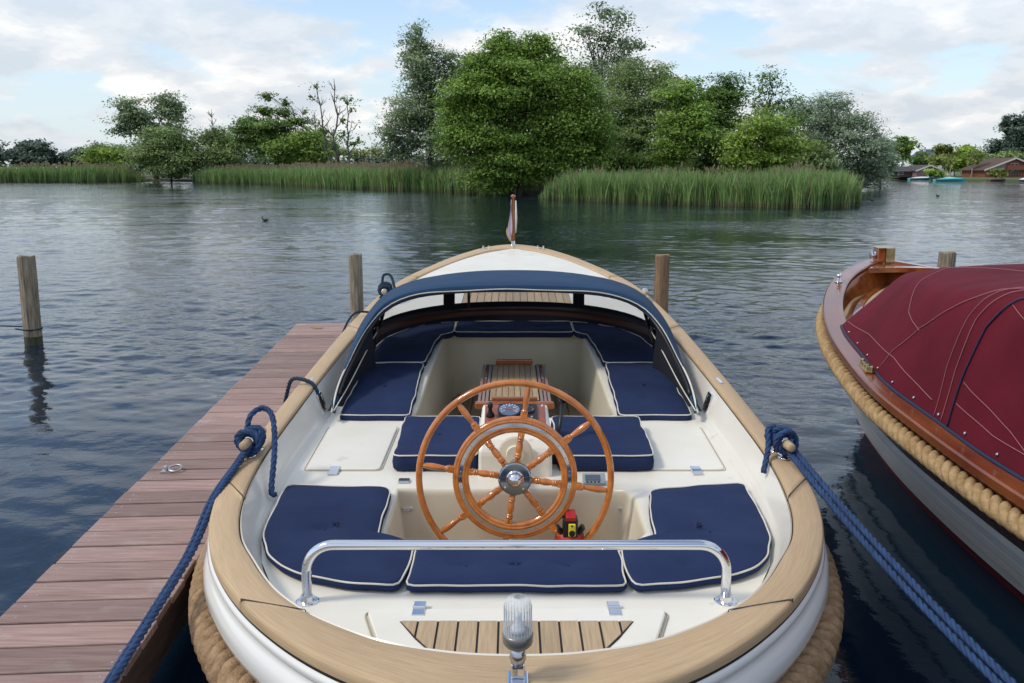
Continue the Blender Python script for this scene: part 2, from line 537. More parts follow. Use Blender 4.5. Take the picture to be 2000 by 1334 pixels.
# ------------------------------------------------------------------ water
def make_water():
    m = bpy.data.materials.new('lake_water'); m.use_nodes = True
    t = m.node_tree; n = t.nodes.new; l = t.links.new
    p = t.nodes['Principled BSDF']
    p.inputs['Base Color'].default_value = (.005, .014, .027, 1)
    p.inputs['Roughness'].default_value = .03
    p.inputs['IOR'].default_value = 1.333
    g = n('ShaderNodeNewGeometry')
    def nz(scale, det, rough, st, rot, dist=0.0, off=(0, 0, 0)):
        mp = n('ShaderNodeMapping'); mp.inputs['Scale'].default_value = st
        mp.inputs['Rotation'].default_value = (0, 0, rot); mp.inputs['Location'].default_value = off
        l(g.outputs['Position'], mp.inputs[0])
        x = n('ShaderNodeTexNoise'); x.inputs['Scale'].default_value = scale
        x.inputs['Detail'].default_value = det; x.inputs['Roughness'].default_value = rough
        x.inputs['Distortion'].default_value = dist
        l(mp.outputs[0], x.inputs['Vector'])
        return x.outputs['Fac']
    def mth(op, a, b):
        x = n('ShaderNodeMath'); x.operation = op
        for i, v in enumerate((a, b)):
            if isinstance(v, (int, float)): x.inputs[i].default_value = v
            else: l(v, x.inputs[i])
        return x.outputs[0]
    ri = nz(11.0, 3, .55, (.8, 1.2, 1), .3, .3)
    paws = n('ShaderNodeMapRange')
    paws.inputs['From Min'].default_value = .35; paws.inputs['From Max'].default_value = .65
    paws.inputs['To Min'].default_value = .3; paws.inputs['To Max'].default_value = 1.0
    l(nz(.12, 2, .5, (1, 1.8, 1), .2), paws.inputs[0])
    at_ = n('ShaderNodeAttribute'); at_.attribute_name = 'tone'
    hgt = mth('MULTIPLY', ri, mth('MULTIPLY', at_.outputs['Fac'], mth('MULTIPLY', paws.outputs[0], .0115)))
    spx = n('ShaderNodeSeparateXYZ'); l(g.outputs['Position'], spx.inputs[0])
    fr = n('ShaderNodeMapRange'); fr.inputs['From Min'].default_value = 14; fr.inputs['From Max'].default_value = 42
    fr.inputs['To Min'].default_value = 0; fr.inputs['To Max'].default_value = .042
    l(spx.outputs[1], fr.inputs[0])
    hgt = mth('ADD', hgt, mth('MULTIPLY', nz(3.6, 3, .55, (.55, 1.1, 1), .2, .4, (5, 2, 0)), mth('MULTIPLY', fr.outputs[0], paws.outputs[0])))
    b = n('ShaderNodeBump'); b.inputs['Strength'].default_value = 1.0; b.inputs['Distance'].default_value = 1.0
    l(hgt, b.inputs['Height']); l(b.outputs[0], p.inputs['Normal'])
    # one sheet to the horizon, finer where it is near, with real wavelets
    ys = [-30.0, -8.0, -3.0, 0.5]
    y = 1.3
    while y < 5200:
        ys.append(y)
        y += max(.038, y * .0036) if y < 115 else y * .06
    ys = np.array(ys)
    us = np.concatenate([[-400, -60, -8, -2.5, -1.3], np.linspace(-.80, .80, 520), [1.3, 2.5, 8, 60, 400]])
    X = us[None, :] * (np.maximum(ys, 0)[:, None] + 2.2)
    X = np.clip(X, -6000, 6000)
    X[:, 0] = -6000; X[:, -1] = 6000
    Yg = np.repeat(ys[:, None], len(us), 1)
    dy = np.gradient(ys)[:, None]
    dx_ = np.gradient(X, axis=1)
    rs_ = np.random.default_rng(12)
    # wind field: lee behind the jetty and boats, soft gusts outside
    def smooth(a, b_, v):
        t_ = np.clip((v - a) / (b_ - a), 0, 1); return t_ * t_ * (3 - 2 * t_)
    gust = .80 + .30 * np.sin(X * .23 + 1.3 * np.sin(Yg * .11)) * np.sin(Yg * .19 + .7 * np.sin(X * .13)) + .14 * np.sin(X * .71 + Yg * .43)
    wnd = smooth(4.0, 10.5, Yg + .9 * np.sin(X * .8 + 1) + .16 * np.abs(X) - .0) * gust
    wnd = np.maximum(wnd, np.where(X < 0, .20, .08))
    Z = np.zeros_like(X)
    for k_ in range(110):
        lam = 10 ** rs_.uniform(math.log10(.105), math.log10(.75)) if k_ < 96 else rs_.uniform(.8, 2.6)
        th = math.radians(rs_.normal(-112, 40))
        kk = 2 * PI / lam
        sl = .048 if lam < .26 else (.027 if lam < .75 else .010)
        ok_ = np.clip((lam - 2.4 * np.maximum(dy * abs(math.sin(th)), np.minimum(dx_, 9) * abs(math.cos(th)))) / (1.4 * lam), 0, 1)
        w_ = wnd if lam < .75 else (.35 + .65 * wnd)
        Z += w_ * ok_ * (sl / kk) * np.sin(kk * (X * math.cos(th) + Yg * math.sin(th)) + rs_.uniform(0, 6.28))
    # slow rings spreading in the lee, left by earlier wash
    r_ = np.hypot(X + 4.5, Yg - .5)
    Z += .0036 * np.sin(r_ * 2 * PI / .85 + .6 * np.sin(X * 1.1)) * np.exp(-((r_ - 4.2) / 2.6) ** 2) * (X < 0)
    Z += .0016 * np.sin(r_ * 2 * PI / .34 + .9 * np.sin(X * 2.1)) * np.exp(-((r_ - 4.6) / 2.0) ** 2) * (X < 0)
    rows, cols = X.shape
    V = np.stack([X, Yg, Z], 2).reshape(-1, 3)
    ii = np.arange((rows - 1) * cols).reshape(rows - 1, cols)[:, :-1].ravel()
    F = np.stack([ii, ii + 1, ii + cols + 1, ii + cols], 1)
    o = mk('water', V, F, m, org=(0, 0, 0), smooth=True, tone=np.clip(wnd + .1, 0, 1.3).ravel())
    tag(o, kind='structure')
make_water()

# ------------------------------------------------------------------ land
def land(name, outline, z, m, edge=.8, seed=0):
    rs = random.Random(seed)
    P = resample([(x, y, 0) for x, y in outline], 3.0, True)[:, :2] if len(outline) < 60 else np.array(outline)
    n = len(P)
    c = P.mean(axis=0)
    ring0 = [(x, y, -.4) for x, y in P]
    ring1 = [(x + (c[0] - x) * .004, y + (c[1] - y) * .004 + edge * .3, z * .6 + rs.uniform(-.05, .05)) for x, y in P]
    ring2 = [(x + (c[0] - x) * .02, y + (c[1] - y) * .02 + edge, z + rs.uniform(-.1, .1)) for x, y in P]
    V = ring0 + ring1 + ring2
    F = []
    for r in range(2):
        for i in range(n):
            j = (i + 1) % n
            F.append((r * n + i, r * n + j, (r + 1) * n + j, (r + 1) * n + i))
    tri = delaunay_2d_cdt([Vector((v[0], v[1])) for v in ring2], [], [list(range(n))], 1, 1e-4)
    b = len(V)
    V += [(v.x, v.y, z) for v in tri[0]]
    F += [tuple(b + i for i in f) for f in tri[2]]
    o = mk(name, V, F, m, org=(0, 0, 0))
    return tag(o, kind='structure')
ISL = [(-95, 148), (-60, 150), (-54, 147), (-36, 127), (-18, 95), (-7, 82), (-4, 78), (1.3, 69), (3.2, 63.5), (7.5, 58.5), (12.5, 53.5), (15.3, 50.6), (18, 52),
       (21, 60), (24.5, 73), (31, 83), (40, 99), (48.5, 119), (50, 131), (44, 150), (0, 195), (-95, 215)]
land('island_ground', ISL, .35, M['soil'], seed=2)
SHORE = [(-900, 240), (-120, 232), (0, 236), (55, 236), (66, 214), (76, 189), (82, 181), (82, 171), (78, 160), (86, 154), (100, 151), (140, 146), (260, 150), (900, 160), (900, 3500), (-900, 3500)]
def far_land():
    n = len(SHORE)
    V = [(x, y, -.4) for x, y in SHORE] + [(x, y + .5, .30) for x, y in SHORE] + [(x, y + 3, .5) for x, y in SHORE]
    F = [(r * n + i, r * n + (i + 1) % n, (r + 1) * n + (i + 1) % n, (r + 1) * n + i) for r in range(2) for i in range(n)]
    tri = delaunay_2d_cdt([Vector((v[0], v[1])) for v in V[2 * n:]], [], [list(range(n))], 1, 1e-4)
    b = len(V)
    V += [(v.x, v.y, .5) for v in tri[0]]
    F += [tuple(b + i for i in f) for f in tri[2]]
    tag(mk('far_shore', V, F, M['lawn'], org=(0, 0, 0)), kind='structure')
far_land()

# ------------------------------------------------------------------ vegetation
def leaves(blobs, n, size, rng, clump=.38, per=26, droop=.0, openness=0.0, nmain=0, slim=.5):
    """leaf-sized rhombs in clumps spread over the outer volume of the blobs"""
    blobs = np.array(blobs, float)                 # cx cy cz rx ry rz
    vol = blobs[:, 3] * blobs[:, 5]
    if nmain:
        vol = vol.copy(); vol[:nmain] *= .40
    pb = vol / vol.sum()
    pm = np.where(np.arange(len(blobs)) < (nmain or len(blobs)), blobs[:, 3] * blobs[:, 5], 0); pm = pm / pm.sum()
    nc = max(3, n // per)
    bi = rng.choice(len(blobs), nc, p=pb)
    d = rng.normal(size=(nc, 3)); d /= np.linalg.norm(d, axis=1)[:, None]
    d[:, 1] -= .25; d[:, 2] += .18; d /= np.linalg.norm(d, axis=1)[:, None]
    rr = np.where(rng.random(nc) < .80, rng.uniform(.74, 1.06, nc), rng.uniform(.35, .8, nc))
    cc = blobs[bi, :3] + d * blobs[bi, 3:] * rr[:, None]
    ct = rng.normal(.5, .22, nc)
    cs = clump * rng.uniform(.6, 1.35, nc)
    k = rng.integers(0, nc, n)
    g = np.clip(rng.normal(size=(n, 3)), -1.9, 1.9) * cs[k][:, None] * np.array([1.3, 1.3, .42])
    P = cc[k] + g
    P[:, 2] -= droop * np.abs(rng.normal(size=n)) * cs[k]
    P[:, 2] = np.maximum(P[:, 2], .25)
    nrm = d[k] * .55 + np.array([0, 0, .6]) + rng.normal(size=(n, 3)) * .30
    nrm /= np.linalg.norm(nrm, axis=1)[:, None]
    core = rng.random(n) < .16
    nc_ = int(core.sum())
    bj = rng.choice(len(blobs), nc_, p=pm)
    dd_ = rng.normal(size=(nc_, 3)); dd_ /= np.linalg.norm(dd_, axis=1)[:, None]
    P[core] = blobs[bj, :3] + dd_ * blobs[bj, 3:] * (rng.random(nc_) ** .5 * .78)[:, None]
    P[:, 2] = np.maximum(P[:, 2], .25)
    a = rng.normal(size=(n, 3)); a -= nrm * (a * nrm).sum(1)[:, None]
    a /= np.linalg.norm(a, axis=1)[:, None]
    b = np.cross(nrm, a)
    s = (size * rng.uniform(.6, 1.35, n) * np.where(core, 1.9 * (1 - openness), 1.0))[:, None]
    V = np.stack([P - a * s, P - b * s * slim, P + a * s, P + b * s * slim], axis=1).reshape(-1, 3)
    F = np.arange(4 * n).reshape(n, 4)
    t = np.clip(ct[k] + rng.normal(size=n) * .10, 0, 1)
    return V, F, np.repeat(t, 4)

def limb(mb, p, q, r0, r1, rng, n=6, wob=.06, sides=6):
    p = np.array(p, float); q = np.array(q, float)
    Ln = np.linalg.norm(q - p)
    P = [p + (q - p) * t + (rng.normal(size=3) * Ln * wob * math.sin(PI * t) if 0 < t < 1 else 0) for t in np.linspace(0, 1, n)]
    mb.tube(P, list(np.linspace(r0, r1, n)), sides)
    return P

def tree(name, label, Y, bl, m, group, dens=1.0, size=None, scale=1.0, trunks=1, seed=0, clump=.4, per=26, droop=0.0, base=None, bark='bark', trunkr=None, dy=1.0):
    rng = np.random.default_rng(seed)
    Y = Y * scale
    B = []
    for cx, cz, rx, rz in bl:
        cx, cz, rx, rz = cx * scale, (cz - 2) * scale + 2, rx * scale, rz * scale
        B.append((cx, Y + rng.uniform(-.5, .5) * rx, cz, rx, max(rx, rz) * .85 * dy, rz))
    B0 = list(B)
    for q in B0:
        for _ in range(11):
            d_ = rng.normal(size=3); d_[1] -= .45; d_[2] += .30; d_ /= np.linalg.norm(d_)
            f_ = rng.uniform(.26, .42)
            B.append((q[0] + d_[0] * q[3] * .76, q[1] + d_[1] * q[4] * .80, q[2] + d_[2] * q[5] * .78, q[3] * f_ * 1.1, q[4] * f_, q[5] * f_ * .72))
    B = np.array(B)
    wgt = B[:, 3] * B[:, 5]
    bx = float((B[:, 0] * wgt).sum() / wgt.sum()) if base is None else base
    t = thing(name, label, 'bush' if 'bush' in name else 'tree', (bx, Y, .3), group)
    top = B[:, 2].max()
    mb = MB()
    tr = trunkr or max(.08, top * .017)
    for k in range(trunks):
        ox = (k - (trunks - 1) / 2) * 1.1
        hub = np.array([bx + ox * .8, Y, .3 + top * .42])
        limb(mb, (bx + ox * .5, Y, -.2), hub, tr * 1.3, tr * .75, rng, 6, .03, 8)
        for b in B[:len(B0)][k::trunks]:
            tip = b[:3] + np.array([0, 0, b[5] * .55])
            P = limb(mb, hub - np.array([0, 0, rng.uniform(0, top * .15)]), tip, tr * .55, tr * .12, rng, 7, .06)
            for j in range(7):
                q = P[rng.integers(2, 6)]
                d = rng.normal(size=3); d /= np.linalg.norm(d); d[2] = abs(d[2]) * .7
                limb(mb, q, b[:3] + d * b[3:] * .92, tr * .2, tr * .05, rng, 4, .05, 4)
    mb.mk('trunk', M[bark], t, smooth=True)
    size = size or Y * .00170
    area = (PI * B[:len(B0), 3] * B[:len(B0), 5]).sum() * 1.15
    n = int(dens * area * 4.6 / (size * size))
    V, F, T = leaves(B, n, size, rng, clump * Y / 70 * .95, int(per * 2.2), droop, .6 if dens < .6 else 0, len(B0), .34 if droop else .5)
    mk('crown', V, F, M[m], t, tone=T)
    return t

IG = 'trees and bushes on the reed-fringed island'
tree('alder_tree', 'broad rounded bright green tree in the centre, its branches hanging low over the water', 68,
     [(-0.6, 9.6, 2.5, 1.9), (2.2, 9.5, 2.8, 2.0), (-2.8, 7.4, 2.2, 2.5), (0.0, 6.1, 4.9, 3.4), (4.1, 5.6, 2.8, 2.9), (-3.8, 4.1, 1.7, 1.7), (0.4, 2.6, 4.4, 1.7),
      (-1.0, 1.2, 2.7, 1.0), (-2.1, 9.4, 1.3, 1.5), (-.9, 11.0, 1.3, 1.0), (1.9, 11.1, 1.3, 1.0), (5.8, 4.4, 1.5, 1.7), (.5, 8.0, 3.8, 2.2), (3.3, 3.2, 2.6, 1.8), (5.4, 6.6, 2.0, 2.4), (6.0, 3.4, 2.0, 1.9), (4.6, 8.3, 2.0, 1.7), (-4.2, 5.6, 1.5, 2.2), (-1.2, 3.9, 2.6, 1.6), (2.2, 2.2, 2.2, 1.2)], 'leaf_green', IG, 1.0, seed=1, trunks=2, clump=.46, base=.3)
tree('willow_tree', 'tall grey-green tree with a wispy top left of the broad central tree', 78,
     [(-8.2, 12.7, 1.1, 1.9), (-7.5, 10.7, 2.2, 2.2), (-7.1, 7.7, 3.3, 2.9), (-8.9, 5.8, 2.0, 2.2), (-5.1, 10.4, 2.0, 1.9), (-9.4, 3.8, 2.0, 1.3), (-6.3, 4.2, 2.7, 2.2), (-10.6, 4.6, 1.0, 1.6),
      (-3.6, 9.4, 1.8, 1.6)], 'leaf_grey', IG, .95, scale=1.07, seed=2, clump=.36, droop=.3, size=.15)
tree('poplar_tree', 'tallest tree, airy grey-green crown rising behind the broad central tree', 88,
     [(8.9, 15.9, 2.0, 2.0), (7.0, 14.2, 1.2, 1.5), (10.8, 13.8, 1.7, 1.9), (9.4, 13.2, 1.8, 1.6), (10.0, 10.4, 3.5, 2.6), (7.5, 11.0, 2.0, 1.8)], 'leaf_grey', IG, .48, seed=3, clump=.42, per=22, size=.16)
tree('willow_tree', 'dull grey-green tree right of the broad central tree, under the tallest crown', 76,
     [(9.9, 8.0, 3.2, 3.2), (10.9, 5.2, 3.0, 2.8), (12.5, 9.2, 1.6, 1.8), (13.0, 7.1, 1.9, 2.6), (8.9, 4.6, 2.0, 2.0), (11.3, 2.8, 2.4, 1.3)], 'leaf_olive', IG, 1.0, seed=4, clump=.36, droop=.4)
tree('alder_tree', 'mid-green tree with a knobbly top right of the dull grey-green tree', 68,
     [(13.3, 7.2, 2.0, 1.9), (13.2, 4.5, 2.8, 2.3), (12.1, 3.2, 1.8, 1.5), (14.0, 5.9, 1.2, 1.3)], 'leaf_green', IG, 1.0, seed=5, base=13.0)
tree('alder_tree', 'narrow dark green tree standing left of the thin airy one', 71,
     [(16.9, 7.9, 1.9, 1.4), (16.5, 5.8, 2.2, 2.2), (16.3, 3.4, 1.7, 1.6), (15.6, 7.4, .8, .9)], 'leaf_dark', IG, .95, seed=6)
tree('alder_tree', 'thin airy tree with sky showing through, left of the silvery willow', 75,
     [(21.3, 9.2, .9, 1.4), (22.7, 7.5, 1.2, 1.3), (20.3, 7.3, .8, 1.1), (23.6, 6.0, 1.3, 1.3), (21.4, 6.0, 1.6, 1.8), (20.0, 5.0, 1.3, 1.4)], 'leaf_dark', IG, .42, seed=7, per=18, clump=.34, base=21.4)
tree('maple_tree', 'low bright yellow-green tree just behind the right-hand reeds', 58,
     [(16.3, 4.5, 2.1, 1.4), (17.7, 3.3, 1.6, 1.3), (15.0, 3.3, 1.5, 1.3), (16.4, 2.5, 2.2, .9)], 'leaf_bright', IG, 1.1, seed=8, clump=.4)
tree('willow_tree', 'silvery willow leaning out over the water at the island tip', 84,
     [(29.7, 6.7, 3.3, 2.4), (31.8, 4.8, 3.2, 2.7), (28.5, 3.9, 2.9, 2.4), (33.9, 3.2, 1.8, 1.8), (32.3, 1.9, 2.8, 1.3), (26.9, 7.0, 1.8, 1.6), (34.2, 1.7, 1.6, 1.2)], 'leaf_silver', IG, .95, seed=9, clump=.36, droop=.6,
     per=20, base=30, trunks=2)
tree('willow_tree', 'small silvery willow just past the big one at the island tip', 105,
     [(43.4, 4.2, 1.1, 1.9), (44.5, 2.8, 1.3, 1.4), (43.6, 1.8, 1.5, .9)], 'leaf_silver', IG, .9, seed=10, clump=.3)
for k, (x, z, rx, rz, sd, mm, lab) in enumerate([
        (9.4, 2.4, 2.6, 1.5, 31, 'leaf_dark', 'dark undergrowth bush below the dull grey-green tree'),
        (12.6, 2.2, 2.4, 1.4, 32, 'leaf_olive', 'olive bush behind the reeds below the knobbly tree'),
        (16.4, 2.0, 2.4, 1.4, 33, 'leaf_dark', 'dark bush behind the low yellow-green tree'),
        (20.4, 2.2, 2.6, 1.6, 34, 'leaf_dark', 'dark bush below the thin airy tree'),
        (24.6, 2.5, 2.4, 1.8, 35, 'leaf_olive', 'olive bush left of the silvery willow foot')]):
    tree('undergrowth_bush', lab, 74, [(x, z, rx, rz), (x + rx * .5, z * .8, rx * .6, rz * .8), (x - rx * .4, z * 1.15, rx * .6, rz * .7)], mm, IG, .95, seed=sd, base=x)
s = 1.45
tree('willow_tree', 'grey-green twin-domed tree above the bushes on the left', 106,
     [(-45.0, 8.9, 1.6, 1.5), (-43.6, 7.5, 2.1, 1.8), (-40.7, 9.3, 2.1, 1.6), (-39.6, 7.9, 1.3, 2.0), (-45.6, 6.7, 1.5, 1.2), (-42.5, 6.1, 3.0, 1.5)], 'leaf_grey', IG, .8, scale=s, seed=11, trunks=2, clump=.4, size=.24)
tree('willow_bush', 'large rounded grey-green bush reaching the water in the gap between the left reeds', 100,
     [(-38.4, 4.9, 3.1, 1.9), (-40.8, 3.2, 2.7, 1.7), (-36.2, 3.2, 2.4, 1.9), (-38.0, 1.9, 2.4, 1.3), (-38.2, 3.4, 3.0, 2.0)], 'leaf_olive', IG, 1.0, scale=1.44, seed=12, clump=.42, size=.22)
tree('willow_bush', 'small low bush at the far left end of the island trees', 114,
     [(-52.1, 4.0, 2.5, 1.2), (-50.9, 3.5, 2.0, 1.0), (-54, 3.4, 1.6, .9)], 'leaf_bright', IG, .9, scale=s, seed=13, size=.25)
tree('willow_bush', 'grey-green bush between the big rounded bush and the layered dark tree', 100,
     [(-33.3, 5.2, 2.6, 1.5), (-31.3, 4.3, 2.6, 1.5), (-32.6, 3.3, 3.0, 1.4)], 'leaf_olive', IG, 1.0, scale=s, seed=14, size=.22)
tree('alder_tree', 'dark green tree with layered branches and two pointed tops on the left', 95,
     [(-26.2, 8.1, 1.2, .7), (-25.9, 9.4, .55, .5), (-24.1, 7.8, .9, .5), (-23.9, 8.9, .4, .5), (-27.8, 6.9, 1.9, .6), (-25.0, 6.6, 2.4, .7), (-26.7, 4.9, 2.7, 1.6), (-28.9, 6.1, 1.2, .6), (-23.0, 6.9, 1.2, .4),
      (-27.0, 5.8, 2.6, .8), (-24.8, 5.0, 2.2, 1.2)], 'leaf_dark', IG, 1.05, scale=1.4, seed=15, clump=.3, base=-26, size=.2)
tree('willow_bush', 'dense green bush at the right end of the left-hand group', 96,
     [(-22.0, 4.6, 2.9, 1.8), (-24.3, 3.7, 2.8, 1.4), (-20.6, 3.6, 2.0, 1.3)], 'leaf_green', IG, 1.0, scale=1.36, seed=16, size=.2)
tree('low_bush', 'low pale green bush in the gap between the two tree groups', 125,
     [(-21.2, 4.4, 2.6, .6), (-24.1, 4.2, 1.4, .6), (-18.7, 4.4, 1.4, .7)], 'leaf_yellow', IG, .8, scale=1.2, seed=17)

def bare(label, x, Y, h, seed, leafy=0, lean=0.0, n=13):
    rng = np.random.default_rng(seed)
    t = thing('bare_tree', label, 'tree', (x, Y, .3), IG)
    mb = MB()
    top = np.array([x + lean, Y, h])
    P = limb(mb, (x, Y, -.2), top, h * .018, h * .003, rng, 10, .015, 6)
    ends = []
    for j in range(n):
        k = rng.integers(3, 9)
        q = P[k]
        a = rng.uniform(0, 2 * PI)
        ln = h * rng.uniform(.10, .24) * (1.25 - k / 10)
        e = q + np.array([math.cos(a) * ln * .75, math.sin(a) * ln * .5, ln * rng.uniform(.7, 1.2)])
        PP = limb(mb, q, e, h * .006, h * .0015, rng, 5, .05, 4)
        ends.append(e)
        for _ in range(3):
            q2 = PP[rng.integers(1, 4)]
            limb(mb, q2, q2 + rng.normal(size=3) * ln * .22 + np.array([0, 0, ln * .25]), h * .0025, h * .001, rng, 3, .05, 3)
    mb.mk('trunk', M['deadwood'], t, smooth=True)
    if leafy:
        B = [(*e, .8, .8, .5) for e in ends[:leafy]] + [(*(P[k] + np.array([rng.uniform(-.8, .8), 0, 0])), .75, .7, .6) for k in range(2, 6)]
        V, F, T = leaves(B, 42 * len(B), .19, rng, .55, 7)
        mk('crown', V, F, M['leaf_dark'], t, tone=T)
bare('tall bare grey tree with one forked stem, left of the open gap', -24.6, 124, 14.2, 41, 0, .2, 16)
bare('slimmer bare tree leaning left beside the tall bare one', -25.2, 125, 13.6, 44, 3, -1.9, 11)
bare('bare tree with sparse leaves right of the tall bare one', -22.6, 123, 12.0, 42, 9, .1, 12)
bare('short bare leafless tree above the bushes, left of the layered dark tree', -47.5, 143, 11.4, 43, 0, -.3, 15)
bare('thin half-dead tree just right of the layered dark tree', -31.0, 133, 11.2, 45, 2, .1, 9)
bare('thinnest half-dead tree among those right of the layered dark tree', -29.6, 134, 10.4, 46, 4, .2, 8)

# distant wood on the left, one tree at a time
rng = np.random.default_rng(77)
xs = np.arange(-312, -132, 6.6)
FG = 'trees of the distant wood on the left horizon'
for k, x in enumerate(xs):
    h = 11.4 + 3.6 * math.sin(k * 1.9) * .5 + rng.uniform(-.8, 1.4) - max(0, (x + 175)) * .05
    if -190 < x < -178: h += 1.5
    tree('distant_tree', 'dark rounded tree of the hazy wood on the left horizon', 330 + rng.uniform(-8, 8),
         [(x, h * .62, 5.2, h * .42), (x + 2.6, h * .5, 4, h * .36), (x - 2.5, h * .48, 4, h * .38)], 'leaf_far_hazed', FG, .75, seed=200 + k, size=.75, clump=.28, dy=.6)
tree('distant_tree', 'paler low tree in front of the distant dark wood', 260, [(-122, 4.2, 4.0, 2.2), (-116, 3.6, 3.6, 1.6)], 'leaf_olive', None, .8, seed=300, size=.5)
for k, x in enumerate(np.arange(-112, 60, 9.0)):
    tree('distant_tree', 'low hazy tree on the far shore behind the island', 330, [(x, 4.0, 6, 3.0), (x + 3, 3.4, 5, 2.6)], 'leaf_far_hazed', 'low trees on the far shore behind the island', .7, seed=400 + k, size=.8, dy=.6)

RG = 'trees on the right-hand far shore'
for lab, Y, bl, mm, sd in [
        ('upright two-tipped green tree left of the dark roofed cabin', 196, [(86.2, 5.6, 2.0, 2.7), (85.5, 7.6, 1.1, 1.3), (87.0, 7.0, 1.0, 1.2)], 'leaf_green', 51),
        ('dark low tree behind the dark roofed cabin', 200, [(91.6, 3.9, 2.3, 1.8), (93.8, 3.4, 1.8, 1.4)], 'leaf_dark', 52),
        ('pale yellow-green tree in front of the blue roof', 190, [(91.6, 5.0, 2.2, 2.2), (93.6, 3.8, 2.0, 2.0)], 'leaf_yellow', 53),
        ('bright green tree right of the pale stems', 186, [(94.6, 4.8, 2.0, 2.0), (93.4, 3.4, 2.0, 1.8), (96.2, 3.2, 2.0, 1.5), (95.0, 6.2, .9, 1.1)], 'leaf_bright', 54),
        ('dark green round tree left of the chalet trees', 200, [(104.3, 3.9, 1.9, 2.0), (103.2, 4.9, 1.4, 1.6)], 'leaf_dark', 55),
        ('olive tree behind the left end of the chalet roof', 204, [(110.0, 3.4, 2.9, 1.8), (112.6, 4.6, 2.3, 1.8)], 'leaf_olive', 56),
        ('tall dark tree towering over the chalet', 215, [(121.2, 10.2, 3.2, 3.8), (125.2, 11.8, 3.7, 4.6), (118.8, 12.6, 1.4, 2.4), (122.3, 6.4, 5.2, 3.2), (117.0, 7.0, 2.2, 2.0)], 'leaf_far_hazed', 57),
        ('green tree behind the chalet ridge', 206, [(118.1, 4.0, 3.6, 1.6), (123, 4.2, 3.2, 1.6)], 'leaf_olive', 58),
        ('pale willow left of the first cabin', 192, [(79.5, 3.0, 1.9, 1.8), (77.5, 2.3, 1.8, 1.3)], 'leaf_olive', 59),
        ('small round tree behind the boats at the far bank', 198, [(99.5, 3.2, 2.0, 1.8), (97.5, 3.0, 1.6, 1.6)], 'leaf_olive', 60)]:
    tree('shore_tree', lab, Y, bl, mm, RG, 1.5, seed=sd, size=.38, clump=.28)

